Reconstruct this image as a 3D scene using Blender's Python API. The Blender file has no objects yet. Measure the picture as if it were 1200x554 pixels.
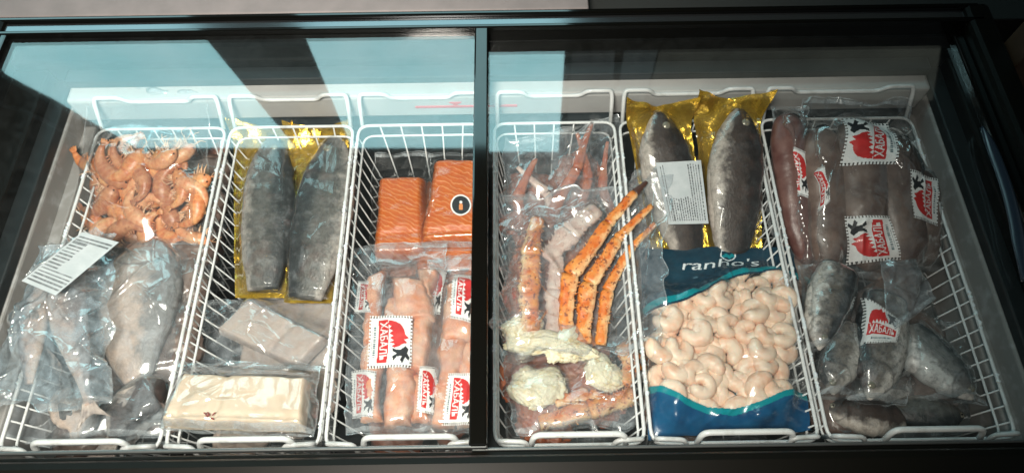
import bpy, bmesh, math, random
import numpy as np
from mathutils import Vector, Matrix

random.seed(7)
RNG = np.random.default_rng(11)
SC = bpy.context.scene
COL = SC.collection
PI = math.pi

# ------------------------------------------------------------------ camera model (photo pixels 1200 x 554)
FPX = 800.0
TH = math.radians(63.4)
CT, ST = math.cos(TH), math.sin(TH)
CAMP = np.array([0.0, 0.0, 1.054])


ROLL = math.radians(0.85)
CR, SR = math.cos(ROLL), math.sin(ROLL)


def rayd(px, py):
    x0 = px - 600.0; y0 = 277.0 - py
    X = (x0 * CR + y0 * SR) / FPX
    w = (-x0 * SR + y0 * CR) / FPX
    return np.array([X, CT + w * ST, -ST + w * CT])


def at(px, py, z):
    d = rayd(px, py)
    return CAMP + d * ((z - CAMP[2]) / d[2])


def project(P):
    R = np.asarray(P) - CAMP
    dep = R[..., 1] * CT - R[..., 2] * ST
    up = R[..., 1] * ST + R[..., 2] * CT
    x0 = FPX * R[..., 0] / dep; y0 = FPX * up / dep
    return 600 + x0 * CR - y0 * SR, 277 - (x0 * SR + y0 * CR)


# ------------------------------------------------------------------ numpy noise
def _hash(ix, iy, seed):
    h = (ix.astype(np.int64) * 374761393 + iy.astype(np.int64) * 668265263 + seed * 974634777) & 0xFFFFFFFF
    h = ((h ^ (h >> 13)) * 1274126177) & 0xFFFFFFFF
    return ((h ^ (h >> 16)) & 0xFFFF) / 65535.0


def vnoise(x, y, seed=0):
    x = np.asarray(x, float); y = np.asarray(y, float)
    ix = np.floor(x); iy = np.floor(y)
    fx = x - ix; fy = y - iy
    fx = fx * fx * fx * (fx * (fx * 6 - 15) + 10); fy = fy * fy * fy * (fy * (fy * 6 - 15) + 10)
    a = _hash(ix, iy, seed); b = _hash(ix + 1, iy, seed)
    c = _hash(ix, iy + 1, seed); d = _hash(ix + 1, iy + 1, seed)
    return ((a * (1 - fx) + b * fx) * (1 - fy) + (c * (1 - fx) + d * fx) * fy) * 2 - 1


def fbm(x, y, seed=0, o=3):
    r = 0; a = 1.0; f = 1.0
    for k in range(o):
        r = r + a * vnoise(x * f, y * f, seed + k * 17)
        a *= .5; f *= 2.03
    return r / 1.75


# ------------------------------------------------------------------ materials
MATS = {}


def new_mat(name):
    m = bpy.data.materials.new(name)
    m.use_nodes = True
    m.node_tree.nodes.clear()
    MATS[name] = m
    return m, m.node_tree


def N(nt, typ, **kw):
    n = nt.nodes.new(typ)
    for k, v in kw.items():
        if k.startswith('i_'):
            n.inputs[k[2:].replace('_', ' ')].default_value = v
        else:
            setattr(n, k, v)
    return n


def link(nt, a, b):
    nt.links.new(a, b)


def c4(c):
    return (c[0], c[1], c[2], 1.0)


def ramp(nt, stops, fac):
    r = N(nt, 'ShaderNodeValToRGB')
    el = r.color_ramp.elements
    while len(el) < len(stops):
        el.new(.5)
    for e, (p, c) in zip(el, stops):
        e.position = p; e.color = c4(c)
    link(nt, fac, r.inputs[0])
    return r.outputs[0]


def noise(nt, vec, scale, detail=4, rough=.55, dist=0.0):
    n = N(nt, 'ShaderNodeTexNoise')
    n.inputs['Scale'].default_value = scale
    n.inputs['Detail'].default_value = detail
    n.inputs['Roughness'].default_value = rough
    n.inputs['Distortion'].default_value = dist
    link(nt, vec, n.inputs['Vector'])
    return n.outputs[0]


def mixc(nt, fac, a, b, mode='MIX'):
    n = N(nt, 'ShaderNodeMix', data_type='RGBA', blend_type=mode)
    for i, v in ((0, fac), (6, a), (7, b)):
        if isinstance(v, (int, float)):
            n.inputs[i].default_value = v
        elif isinstance(v, tuple):
            n.inputs[i].default_value = c4(v)
        else:
            link(nt, v, n.inputs[i])
    return n.outputs[2]


def maprange(nt, v, a, b, c=0., d=1.):
    n = N(nt, 'ShaderNodeMapRange')
    n.inputs[1].default_value = a; n.inputs[2].default_value = b
    n.inputs[3].default_value = c; n.inputs[4].default_value = d
    link(nt, v, n.inputs[0])
    return n.outputs[0]


def math_n(nt, op, a, b=0.0):
    n = N(nt, 'ShaderNodeMath', operation=op)
    for i, v in ((0, a), (1, b)):
        if isinstance(v, (int, float)):
            n.inputs[i].default_value = v
        else:
            link(nt, v, n.inputs[i])
    return n.outputs[0]


def bump(nt, h, strength, dist=.001):
    b = N(nt, 'ShaderNodeBump')
    b.inputs['Strength'].default_value = strength
    b.inputs['Distance'].default_value = dist
    link(nt, h, b.inputs['Height'])
    return b.outputs[0]


def pbr(name, col, rough=.5, metal=0., col2=None, vs=40, contrast=(.35, .65), bmp=None, spec=.5, sss=0., rough2=None, coat=0.):
    m, nt = new_mat(name)
    tc = N(nt, 'ShaderNodeTexCoord')
    b = N(nt, 'ShaderNodeBsdfPrincipled')
    o = N(nt, 'ShaderNodeOutputMaterial')
    b.inputs['Roughness'].default_value = rough
    b.inputs['Metallic'].default_value = metal
    b.inputs['Specular IOR Level'].default_value = spec
    b.inputs['Coat Weight'].default_value = coat
    if sss:
        b.inputs['Subsurface Weight'].default_value = sss
        b.inputs['Subsurface Radius'].default_value = (.012, .006, .004)
        b.inputs['Subsurface Scale'].default_value = .5
    if col2 is not None:
        nz = noise(nt, tc.outputs['Object'], vs)
        f = maprange(nt, nz, *contrast)
        link(nt, mixc(nt, f, col, col2), b.inputs['Base Color'])
        if rough2 is not None:
            link(nt, maprange(nt, nz, contrast[0], contrast[1], rough, rough2), b.inputs['Roughness'])
    else:
        b.inputs['Base Color'].default_value = c4(col)
    if bmp:
        link(nt, bump(nt, noise(nt, tc.outputs['Object'], bmp[0], 5), bmp[1], bmp[2] if len(bmp) > 2 else .001), b.inputs['Normal'])
    link(nt, b.outputs[0], o.inputs[0])
    return m


def emit(name, col, strength, col2=None):
    m, nt = new_mat(name)
    e = N(nt, 'ShaderNodeEmission')
    e.inputs[0].default_value = c4(col)
    e.inputs[1].default_value = strength
    o = N(nt, 'ShaderNodeOutputMaterial')
    if col2:
        tc = N(nt, 'ShaderNodeTexCoord')
        nz = noise(nt, tc.outputs['Object'], 1.6, 4)
        link(nt, mixc(nt, maprange(nt, nz, .35, .65), col, col2), e.inputs[0])
    link(nt, e.outputs[0], o.inputs[0])
    return m


def clear(name, tint=(.97, .98, .98), haze=.05, hazecol=(.8, .84, .88), base=.05, edge=.75, power=3., rough=.1, bs=(260, .25, .0006), streak=True):
    """thin clear plastic or glass: tinted straight transmission, a grazing-angle mirror share and a little milky haze"""
    m, nt = new_mat(name)
    tc = N(nt, 'ShaderNodeTexCoord')
    tr = N(nt, 'ShaderNodeBsdfTransparent'); tr.inputs[0].default_value = c4(tint)
    gl = N(nt, 'ShaderNodeBsdfGlossy'); gl.inputs['Roughness'].default_value = rough
    gl.inputs[0].default_value = (1, 1, 1, 1)
    o = N(nt, 'ShaderNodeOutputMaterial')
    lw = N(nt, 'ShaderNodeLayerWeight'); lw.inputs['Blend'].default_value = .5
    if bs:
        mpn = N(nt, 'ShaderNodeMapping'); mpn.inputs['Scale'].default_value = (1.0, .32, 1.0); mpn.inputs['Rotation'].default_value = (0, 0, .6)
        link(nt, tc.outputs['Object'], mpn.inputs[0])
        hb = math_n(nt, 'ADD', noise(nt, mpn.outputs[0], bs[0] * .42, 4, .6, 1.6), math_n(nt, 'MULTIPLY', noise(nt, tc.outputs['Object'], bs[0], 3, .5, .6), .4))
        nb = bump(nt, hb, bs[1], bs[2])
        link(nt, nb, gl.inputs['Normal']); link(nt, nb, lw.inputs['Normal'])
    f = math_n(nt, 'POWER', lw.outputs['Facing'], power)
    f = math_n(nt, 'MULTIPLY', f, edge)
    f = math_n(nt, 'ADD', f, base)
    f = math_n(nt, 'MINIMUM', f, .95)
    last = tr.outputs[0]
    if haze:
        df = N(nt, 'ShaderNodeBsdfDiffuse'); df.inputs[0].default_value = c4(hazecol)
        mx = N(nt, 'ShaderNodeMixShader')
        hz = noise(nt, tc.outputs['Object'], 34, 4, .6, 1.2)
        link(nt, maprange(nt, hz, .35, .75, haze * .45, haze * 1.9), mx.inputs[0])
        link(nt, last, mx.inputs[1]); link(nt, df.outputs[0], mx.inputs[2])
        last = mx.outputs[0]
    ms = N(nt, 'ShaderNodeMixShader')
    link(nt, f, ms.inputs[0]); link(nt, last, ms.inputs[1]); link(nt, gl.outputs[0], ms.inputs[2])
    link(nt, ms.outputs[0], o.inputs[0])
    return m


def fish_mat(name, dorsal, flank, belly, frost=.3, jaw=0., rough=.32, mott=.5, bloom=(.75, .78, .82), mid=.42, bel=.9):
    """skin: u = head to tail, v = 0 dorsal .. 1 belly"""
    m, nt = new_mat(name)
    tc = N(nt, 'ShaderNodeTexCoord')
    sep = N(nt, 'ShaderNodeSeparateXYZ'); link(nt, tc.outputs['UV'], sep.inputs[0])
    u, v = sep.outputs[0], sep.outputs[1]
    n1 = noise(nt, tc.outputs['Object'], 45, 5, .6)
    vv = math_n(nt, 'ADD', v, maprange(nt, n1, .3, .7, -.12, .12))
    base = ramp(nt, [(0, dorsal), (mid - .14, dorsal), (mid + .08, flank), (max(mid + .1, bel - .18), flank), (bel, belly)], vv)
    # scales
    mp = N(nt, 'ShaderNodeMapping'); mp.inputs['Scale'].default_value = (70, 26, 1)
    link(nt, tc.outputs['UV'], mp.inputs[0])
    vo = N(nt, 'ShaderNodeTexVoronoi'); vo.inputs['Scale'].default_value = 1.0
    link(nt, mp.outputs[0], vo.inputs['Vector'])
    sc = maprange(nt, vo.outputs['Distance'], .15, .7, 1.15, .72)
    base = mixc(nt, .35, base, mixc(nt, 1.0, base, sc, 'MULTIPLY'))
    # gill cover and jaw lines, eye-ring darkening
    gv = math_n(nt, 'SUBTRACT', v, .45)
    gv = math_n(nt, 'MULTIPLY', math_n(nt, 'MULTIPLY', gv, gv), -.35)
    g = math_n(nt, 'ABSOLUTE', math_n(nt, 'SUBTRACT', math_n(nt, 'SUBTRACT', u, gv), .215))
    gm = maprange(nt, g, .002, .014, .5, 0.)
    base = mixc(nt, gm, base, (.03, .022, .022))
    jm = maprange(nt, math_n(nt, 'ABSOLUTE', math_n(nt, 'SUBTRACT', math_n(nt, 'ADD', v, math_n(nt, 'MULTIPLY', u, 1.2)), .58)), .008, .03, .85, 0.)
    base = mixc(nt, math_n(nt, 'MULTIPLY', jm, maprange(nt, u, .06, .085, 1., 0.)), base, (.02, .012, .012))
    # mottling
    n2 = noise(nt, tc.outputs['Object'], 110, 4, .65)
    base = mixc(nt, maprange(nt, n2, .48, .68, 0, mott), base, (.02, .022, .026))
    if jaw:
        base = mixc(nt, maprange(nt, math_n(nt, 'ADD', u, maprange(nt, n1, .3, .7, -.03, .03)), .015, .085, jaw, 0.), base, (.62, .57, .52))
    # blood/brown tinge near head and belly
    n3 = noise(nt, tc.outputs['Object'], 26, 3, .6)
    base = mixc(nt, maprange(nt, n3, .55, .75, 0, .3), base, (.16, .07, .05))
    # frost bloom
    n4 = noise(nt, tc.outputs['Object'], 60, 6, .72)
    n5 = noise(nt, tc.outputs['Object'], 30, 3, .6, 1.0)
    fr = math_n(nt, 'ADD', maprange(nt, n4, .50, .72, 0, frost * .7), maprange(nt, n5, .55, .68, 0, frost * .55))
    fr = math_n(nt, 'MINIMUM', fr, .9)
    base = mixc(nt, fr, base, bloom)
    b = N(nt, 'ShaderNodeBsdfPrincipled')
    link(nt, base, b.inputs['Base Color'])
    link(nt, maprange(nt, n4, .45, .7, rough, .7), b.inputs['Roughness'])
    hh = math_n(nt, 'ADD', math_n(nt, 'MULTIPLY', vo.outputs['Distance'], -.5), n2)
    link(nt, bump(nt, hh, .5, .0012), b.inputs['Normal'])
    o = N(nt, 'ShaderNodeOutputMaterial')
    link(nt, b.outputs[0], o.inputs[0])
    return m


def salmon_mat(name, a=(.56, .115, .008), b2=(.64, .20, .055), scale=26):
    m, nt = new_mat(name)
    tc = N(nt, 'ShaderNodeTexCoord')
    mp = N(nt, 'ShaderNodeMapping'); mp.inputs['Scale'].default_value = (1., 1.4, 1); mp.inputs['Rotation'].default_value = (0, 0, .35)
    link(nt, tc.outputs['UV'], mp.inputs[0])
    w = N(nt, 'ShaderNodeTexWave', wave_type='BANDS', bands_direction='Y')
    w.inputs['Scale'].default_value = scale / 6.0
    w.inputs['Distortion'].default_value = 6.0
    w.inputs['Detail'].default_value = 2
    w.inputs['Detail Scale'].default_value = 1.3
    link(nt, mp.outputs[0], w.inputs['Vector'])
    col = ramp(nt, [(0, a), (.72, a), (.93, b2), (1, (.70, .28, .10))], w.outputs['Fac'])
    n1 = noise(nt, tc.outputs['Object'], 38, 4)
    col = mixc(nt, maprange(nt, n1, .4, .7, 0, .55), col, (.50, .085, .02))
    n2 = noise(nt, tc.outputs['Object'], 150, 4, .7)
    col = mixc(nt, maprange(nt, n2, .58, .78, 0, .22), col, (.80, .48, .30))
    b = N(nt, 'ShaderNodeBsdfPrincipled')
    b.inputs['Roughness'].default_value = .45
    b.inputs['Subsurface Weight'].default_value = .06
    b.inputs['Subsurface Radius'].default_value = (.01, .004, .002)
    b.inputs['Subsurface Scale'].default_value = .5
    link(nt, col, b.inputs['Base Color'])
    link(nt, bump(nt, math_n(nt, 'ADD', w.outputs['Fac'], n2), .3, .001), b.inputs['Normal'])
    o = N(nt, 'ShaderNodeOutputMaterial')
    link(nt, b.outputs[0], o.inputs[0])
    return m


def banded(name, a, b2, dark, bands=9., rough=.38, sss=.2, pale=None, spot=(230, .6, .7)):
    """shrimp and crab shells: bands across the body along u, speckles"""
    m, nt = new_mat(name)
    tc = N(nt, 'ShaderNodeTexCoord')
    sep = N(nt, 'ShaderNodeSeparateXYZ'); link(nt, tc.outputs['UV'], sep.inputs[0])
    s = math_n(nt, 'SINE', math_n(nt, 'MULTIPLY', sep.outputs[0], bands * 2 * PI))
    col = mixc(nt, maprange(nt, s, -.2, 1., 0, .28), a, b2)
    n1 = noise(nt, tc.outputs['Object'], 55, 4, .6)
    col = mixc(nt, maprange(nt, n1, .42, .68, 0, .8), col, b2)
    if pale:
        col = mixc(nt, maprange(nt, math_n(nt, 'ADD', sep.outputs[1], maprange(nt, n1, .3, .7, -.2, .2)), .5, .95, 0, .85), col, pale)
    n2 = noise(nt, tc.outputs['Object'], spot[0], 3, .6)
    col = mixc(nt, maprange(nt, n2, spot[1], spot[2], 0, .85), col, dark)
    b = N(nt, 'ShaderNodeBsdfPrincipled')
    b.inputs['Roughness'].default_value = rough
    b.inputs['Subsurface Weight'].default_value = sss
    b.inputs['Subsurface Radius'].default_value = (.01, .004, .002)
    b.inputs['Subsurface Scale'].default_value = .4
    link(nt, col, b.inputs['Base Color'])
    link(nt, bump(nt, math_n(nt, 'ADD', n2, n1), .45, .0012), b.inputs['Normal'])
    o = N(nt, 'ShaderNodeOutputMaterial')
    link(nt, b.outputs[0], o.inputs[0])
    return m


M = {}
M['liner'] = pbr('white_liner', (.46, .45, .44), .45, col2=(.38, .37, .36), vs=9, bmp=(60, .1))
M['lip'] = pbr('side_lip_dimmed', (.26, .25, .24), .5, col2=(.40, .40, .40), vs=30, contrast=(.52, .75), bmp=(200, .3, .001))  # dimmer light on the liner sides put into this grey; paler patches are frost
M['frost'] = pbr('rime_frost', (.80, .84, .86), .7, bmp=(400, .8, .002), sss=.2)
M['tank'] = pbr('shade_toned_tank', (.035, .042, .045), .5, col2=(.22, .23, .24), vs=16, contrast=(.55, .8), bmp=(160, .4, .001))  # shade below the baskets put into the dark base; paler patches are frost
M['black'] = pbr('black_plastic', (.0028, .0026, .0018), .42, spec=.15)
M['gloss_black'] = pbr('black_gloss_trim', (.003, .003, .0025), .07, spec=.6)
M['strip'] = pbr('dark_satin_metal', (.13, .14, .15), .16, .9, bmp=(30, .05, .0005))
M['gasket'] = pbr('rubber_gasket', (.008, .011, .012), .5)
M['alu'] = pbr('grey_metal_strip', (.10, .11, .11), .35, .6)
M['wire'] = pbr('white_coated_wire', (.70, .71, .71), .34, col2=(.42, .42, .40), vs=34, contrast=(.52, .78), coat=.2)
M['red'] = pbr('red_mark', (.55, .03, .035), .5)
M['glass'] = clear('lid_glass', (.96, .975, .975), haze=0.004, hazecol=(.6, .68, .7), base=.066, edge=.9, power=5, rough=.03, bs=None)
M['film'] = clear('clear_bag_film', haze=.15, hazecol=(.62, .68, .74), base=.075, edge=.9, power=1.9, rough=.12, bs=(260, .08, .0012))
M['film_tight'] = clear('vacuum_film', haze=.05, hazecol=(.66, .70, .74), base=.04, edge=.85, power=2.4, rough=.16, bs=(300, .10, .0008))
M['film_milky'] = clear('milky_bag_film', haze=.28, hazecol=(.52, .64, .72), base=.10, edge=.9, power=1.8, rough=.12, bs=(240, .08, .0012))
M['film_pale'] = clear('pale_bag_film', haze=.15, hazecol=(.66, .71, .76), base=.08, edge=.9, power=1.9, rough=.12, bs=(240, .08, .0012))
M['film_gold'] = clear('thin_vacuum_film', haze=.012, hazecol=(.66, .70, .74), base=.035, edge=.85, power=2.2, rough=.14, bs=(300, .10, .0008))
M['film_b'] = clear('glossy_bag_film', haze=.06, hazecol=(.62, .66, .68), base=.09, edge=.9, power=1.9, rough=.12, bs=(260, .08, .0012))
M['film_seal'] = clear('heat_sealed_film', haze=.32, hazecol=(.62, .68, .72), base=.12, edge=.9, power=1.8, rough=.2, bs=(260, .1, .0012))
M['film_dim'] = clear('thin_bag_film', haze=.05, hazecol=(.55, .62, .66), base=.05, edge=.9, power=2.0, rough=.12, bs=(260, .08, .0012))
M['gold'] = pbr('gold_tray_film', (.86, .58, .08), .2, .75, col2=(.66, .40, .03), vs=30, bmp=(55, .7, .004))
M['paper'] = pbr('label_paper', (.52, .55, .57), .6, col2=(.44, .48, .50), vs=50)
M['ink'] = pbr('label_ink', (.045, .05, .055), .6)
M['stk_white'] = pbr('sticker_white', (.82, .81, .80), .4, col2=(.72, .71, .70), vs=60, coat=.15)
M['stk_red'] = pbr('sticker_red', (.62, .035, .035), .4, col2=(.5, .025, .025), vs=60, coat=.15)
M['stk_black'] = pbr('sticker_black', (.02, .022, .025), .4)
M['stk_grey'] = pbr('sticker_small_print', (.10, .16, .18), .5)
M['navy'] = pbr('navy_print', (.007, .030, .052), .25, col2=(.012, .050, .080), vs=30, bmp=(120, .2, .0008), coat=.3)
M['cyan'] = pbr('cyan_print', (.005, .22, .26), .25, bmp=(120, .2, .0008), coat=.3)
M['blue'] = pbr('blue_print', (.006, .055, .14), .25, col2=(.01, .09, .2), vs=30, bmp=(120, .2, .0008), coat=.3)
M['print_white'] = pbr('white_print', (.72, .76, .78), .3)
M['eye_ring'] = pbr('eye_silver', (.26, .24, .19), .25, .3)
M['pupil'] = pbr('eye_pupil', (.008, .008, .01), .15)
M['fin'] = pbr('fin', (.16, .15, .14), .5, col2=(.06, .06, .06), vs=80)
M['fin_pale'] = pbr('pale_fin', (.42, .36, .32), .5, col2=(.2, .17, .16), vs=80)
M['fish_trout'] = fish_mat('trout_skin', (.026, .030, .031), (.10, .098, .09), (.34, .31, .28), frost=.12, rough=.4, mott=.55)
M['fish_silver'] = fish_mat('silver_skin', (.22, .22, .22), (.58, .46, .39), (.76, .56, .44), frost=.3, mott=.2)
M['fish_pink'] = fish_mat('pink_skin', (.25, .22, .22), (.48, .36, .31), (.58, .44, .36), frost=.4, mott=.2)
M['fish_brown'] = fish_mat('brown_skin', (.014, .010, .009), (.055, .038, .032), (.48, .42, .37), frost=.03, rough=.42, mott=.4, bel=.86)
M['fish_head'] = fish_mat('frosted_head_skin', (.016, .018, .020), (.17, .145, .125), (.66, .61, .56), frost=.24, mott=.75, jaw=.85, mid=.36, bel=.78)
M['fish_pale'] = fish_mat('pale_belly_skin', (.035, .036, .038), (.24, .23, .22), (.70, .68, .66), frost=.2, mott=.55, jaw=.8, mid=.34, bel=.74)
M['salmon'] = salmon_mat('salmon_flesh')
M['salmon_trim'] = pbr('salmon_trim_orange', (.60, .19, .07), .42, col2=(.74, .40, .24), vs=42, contrast=(.38, .66), bmp=(120, .5, .002), sss=.2)
M['salmon_pale'] = pbr('salmon_trim_flesh', (.70, .27, .13), .42, col2=(.78, .46, .30), vs=38, contrast=(.38, .66), bmp=(120, .5, .002), sss=.2)
M['salmon_dark'] = pbr('dark_salmon_flesh', (.30, .09, .05), .5, col2=(.40, .20, .14), vs=30, bmp=(90, .4))
M['fillet'] = pbr('white_fillet_flesh', (.78, .63, .48), .5, col2=(.66, .46, .32), vs=22, contrast=(.45, .78), bmp=(90, .4, .002), sss=.15)
M['fillet_grey'] = pbr('grey_fillet_flesh', (.52, .42, .36), .5, col2=(.42, .31, .26), vs=26, contrast=(.4, .7), bmp=(90, .35, .0015), sss=.15)
M['blood'] = pbr('blood_spot', (.28, .03, .02), .4)
M['shrimp'] = banded('cooked_shrimp_shell', (.60, .19, .07), (.80, .44, .20), (.30, .07, .02))
M['shrimp_pink'] = banded('pink_shrimp_shell', (.66, .27, .13), (.82, .50, .28), (.36, .10, .04))
M['shrimp_brown'] = banded('brown_orange_shrimp_shell', (.44, .15, .07), (.66, .34, .18), (.22, .06, .03))
M['shrimp_dark'] = banded('brown_shrimp_shell', (.28, .085, .05), (.42, .19, .12), (.12, .03, .02))
M['antenna'] = pbr('shrimp_feeler', (.72, .45, .28), .45)
M['prawn'] = pbr('peeled_shrimp_flesh', (.82, .48, .32), .4, col2=(.88, .69, .54), vs=48, contrast=(.30, .56), bmp=(150, .3, .001), sss=.3)
M['crab'] = banded('crab_leg_shell', (.58, .125, .012), (.74, .32, .07), (.14, .02, .010), bands=1.3, sss=.05, pale=(.82, .60, .34), spot=(140, .57, .64))
M['crab_dull'] = banded('dull_crab_shell', (.40, .085, .025), (.50, .20, .10), (.09, .02, .012), bands=2., sss=.05)
M['crab_pale'] = pbr('crab_leg_underside', (.56, .36, .30), .4, col2=(.70, .56, .48), vs=60, bmp=(130, .5))
M['crab_tip'] = pbr('crab_claw_tip', (.06, .02, .012), .35)
M['meat'] = pbr('crab_meat', (.82, .75, .56), .5, col2=(.66, .50, .22), vs=60, contrast=(.48, .74), bmp=(140, .8, .003), sss=.15)
M['squid'] = pbr('brown_purple_skin', (.115, .068, .055), .36, col2=(.25, .175, .145), vs=26, contrast=(.36, .66), bmp=(70, .4, .002))
M['squid_red'] = pbr('red_brown_skin', (.12, .045, .038), .36, col2=(.20, .10, .085), vs=38, contrast=(.38, .66), bmp=(70, .4, .002))
M['wall'] = pbr('dark_wall', (.010, .011, .010), .8)
M['frame_dark'] = pbr('window_frame_paint', (.012, .014, .015), .5)
M['ledge'] = pbr('pale_stone_ledge', (.20, .18, .18), .6, col2=(.17, .155, .155), vs=22, bmp=(80, .15))
M['brown'] = pbr('brown_board', (.055, .026, .010), .55, col2=(.035, .016, .007), vs=12)
M['cloth'] = pbr('dark_occluder_cloth', (.014, .015, .013), .8)
M['hem'] = pbr('pale_hem', (.5, .55, .55), .6)
M['pane'] = emit('daylit_window', (.34, .68, .72), 5.2, (.46, .76, .79))
M['glow_dim'] = emit('dim_glow', (.30, .40, .40), 0.55, (.2, .25, .26))  # added glow for the faint grey bands mirrored in the right lid
M['glow_band'] = emit('dark_band_glow', (.30, .40, .40), .55, (.06, .09, .09))  # added glow lifting the dark band in the left lid reflection
M['glow_veil'] = emit('veil_glow', (.22, .24, .20), 0.9, (.12, .13, .11))  # added glow for the hazy veil mirrored in the right lid
M['icon_orange'] = pbr('sticker_orange', (.7, .25, .08), .4)


# ------------------------------------------------------------------ object helpers
def tag(o, label=None, cat=None, group=None, kind=None):
    if label: o['label'] = label
    if cat: o['category'] = cat
    if group: o['group'] = group
    if kind: o['kind'] = kind
    return o


def empty(name, loc, label=None, cat=None, group=None, kind=None):
    o = bpy.data.objects.new(name, None)
    o.empty_display_size = .05
    COL.objects.link(o)
    o.location = Vector([float(c) for c in loc])
    return tag(o, label, cat, group, kind)


def wloc(o):
    p = np.zeros(3)
    while o is not None:
        p = p + np.array(o.location); o = o.parent
    return p


def obj(name, verts, faces, mats, parent=None, uv=None, midx=None, smooth=True):
    """one mesh object; verts are in world space"""
    verts = np.asarray(verts, float).reshape(-1, 3)
    off = wloc(parent) if parent is not None else verts.mean(0)
    me = bpy.data.meshes.new(name)
    v = verts - off
    if isinstance(faces, np.ndarray):
        nf, k = faces.shape
        me.vertices.add(len(v)); me.vertices.foreach_set('co', v.astype(np.float32).ravel())
        me.loops.add(nf * k); me.loops.foreach_set('vertex_index', faces.astype(np.int32).ravel())
        me.polygons.add(nf)
        me.polygons.foreach_set('loop_start', np.arange(0, nf * k, k, dtype=np.int32))
        me.update(calc_edges=True)
    else:
        me.from_pydata([tuple(p) for p in v], [], [tuple(int(i) for i in f) for f in faces])
        me.update()
    if not isinstance(mats, (list, tuple)):
        mats = [mats]
    for mm in mats:
        me.materials.append(mm)
    if smooth:
        me.polygons.foreach_set('use_smooth', np.ones(len(me.polygons), bool))
    if midx is not None:
        me.polygons.foreach_set('material_index', np.asarray(midx, np.int32))
    if uv is not None:
        lay = me.uv_layers.new(name='UVMap')
        li = np.zeros(len(me.loops), np.int32); me.loops.foreach_get('vertex_index', li)
        lay.data.foreach_set('uv', np.asarray(uv, np.float32)[li].ravel())
    me.validate()
    o = bpy.data.objects.new(name, me)
    COL.objects.link(o)
    if parent is not None:
        o.parent = parent
    else:
        o.location = Vector([float(c) for c in off])
    return o


class MB:
    """collects shapes into one mesh"""
    def __init__(s):
        s.v = []; s.f = []; s.n = 0; s.uv = []; s.mi = []

    def add(s, v, f, uv=None, mi=0):
        v = np.asarray(v, float).reshape(-1, 3)
        s.v.append(v)
        s.uv.append(np.zeros((len(v), 2)) if uv is None else np.asarray(uv, float))
        for q in f:
            s.f.append(tuple(int(i) + s.n for i in q)); s.mi.append(mi)
        s.n += len(v)
        return s

    def box(s, x0, x1, y0, y1, z0, z1, bev=0.0, mi=0):
        bm = bmesh.new()
        vs = [bm.verts.new((x, y, z)) for x in (x0, x1) for y in (y0, y1) for z in (z0, z1)]
        for q in ((0, 1, 3, 2), (4, 6, 7, 5), (0, 4, 5, 1), (2, 3, 7, 6), (0, 2, 6, 4), (1, 5, 7, 3)):
            bm.faces.new([vs[i] for i in q])
        if bev:
            bmesh.ops.bevel(bm, geom=bm.edges[:], offset=bev, segments=2, profile=.5, affect='EDGES')
        bmesh.ops.recalc_face_normals(bm, faces=bm.faces[:])
        bm.verts.index_update()
        s.add([v.co[:] for v in bm.verts], [[v.index for v in f.verts] for f in bm.faces], mi=mi)
        bm.free()
        return s

    def tube(s, pts, r, seg=6, closed=False, mi=0):
        v, f, uv = tube(pts, r, seg, closed)
        return s.add(v, f, uv, mi)

    def build(s, name, mats, parent=None, smooth=True):
        return obj(name, np.concatenate(s.v), s.f, mats, parent, np.concatenate(s.uv), s.mi, smooth)

    def verts(s):
        return np.concatenate(s.v)


def tube(pts, r, seg=6, closed=False):
    P = np.asarray(pts, float)
    n = len(P)
    r = np.full(n, r) if np.isscalar(r) else np.asarray(r, float)
    if closed:
        T = np.roll(P, -1, 0) - np.roll(P, 1, 0)
    else:
        T = np.gradient(P, axis=0)
    T /= np.linalg.norm(T, axis=1)[:, None] + 1e-12
    up = np.array([0, 0, 1.]) if abs(T[0][2]) < .9 else np.array([1., 0, 0])
    A = np.cross(T[0], up); A /= np.linalg.norm(A)
    V = []; U = []
    for i in range(n):
        A = A - T[i] * A.dot(T[i]); A /= np.linalg.norm(A) + 1e-12
        B = np.cross(T[i], A)
        for k in range(seg):
            a = 2 * PI * k / seg
            V.append(P[i] + r[i] * (A * math.cos(a) + B * math.sin(a)))
            U.append((i / max(1, n - 1), k / seg))
    F = []
    m = n if closed else n - 1
    for i in range(m):
        for k in range(seg):
            j = (i + 1) % n
            F.append((i * seg + k, i * seg + (k + 1) % seg, j * seg + (k + 1) % seg, j * seg + k))
    if not closed:
        F.append(tuple(range(seg))[::-1])
        F.append(tuple((n - 1) * seg + k for k in range(seg)))
    return np.array(V), F, np.array(U)


def smooth_path(pts, per=8):
    """Catmull-Rom through points"""
    P = np.asarray(pts, float)
    if len(P) == 2:
        return P[0] + (P[1] - P[0]) * np.linspace(0, 1, per + 1)[:, None]
    Q = np.vstack([2 * P[0] - P[1], P, 2 * P[-1] - P[-2]])
    out = []
    for i in range(1, len(Q) - 2):
        for k in range(per):
            t = k / per
            a, b, c, d = Q[i - 1], Q[i], Q[i + 1], Q[i + 2]
            out.append(.5 * ((2 * b) + (c - a) * t + (2 * a - 5 * b + 4 * c - d) * t * t + (3 * b - a - 3 * c + d) * t ** 3))
    out.append(P[-1])
    return np.array(out)


def round_path(pts, rad=.006, n=4, closed=False):
    """polyline with rounded corners"""
    P = [np.asarray(p, float) for p in pts]
    out = []
    m = len(P)
    for i in range(m):
        if not closed and i in (0, m - 1):
            out.append(P[i]); continue
        a, b, c = P[i - 1], P[i], P[(i + 1) % m]
        la = np.linalg.norm(a - b); lc = np.linalg.norm(c - b)
        q = min(rad, la * .45, lc * .45)
        s = b + (a - b) / la * q; e = b + (c - b) / lc * q
        for k in range(n + 1):
            t = k / n
            out.append((1 - t) ** 2 * s + 2 * t * (1 - t) * b + t * t * e)
    return np.array(out)


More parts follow.
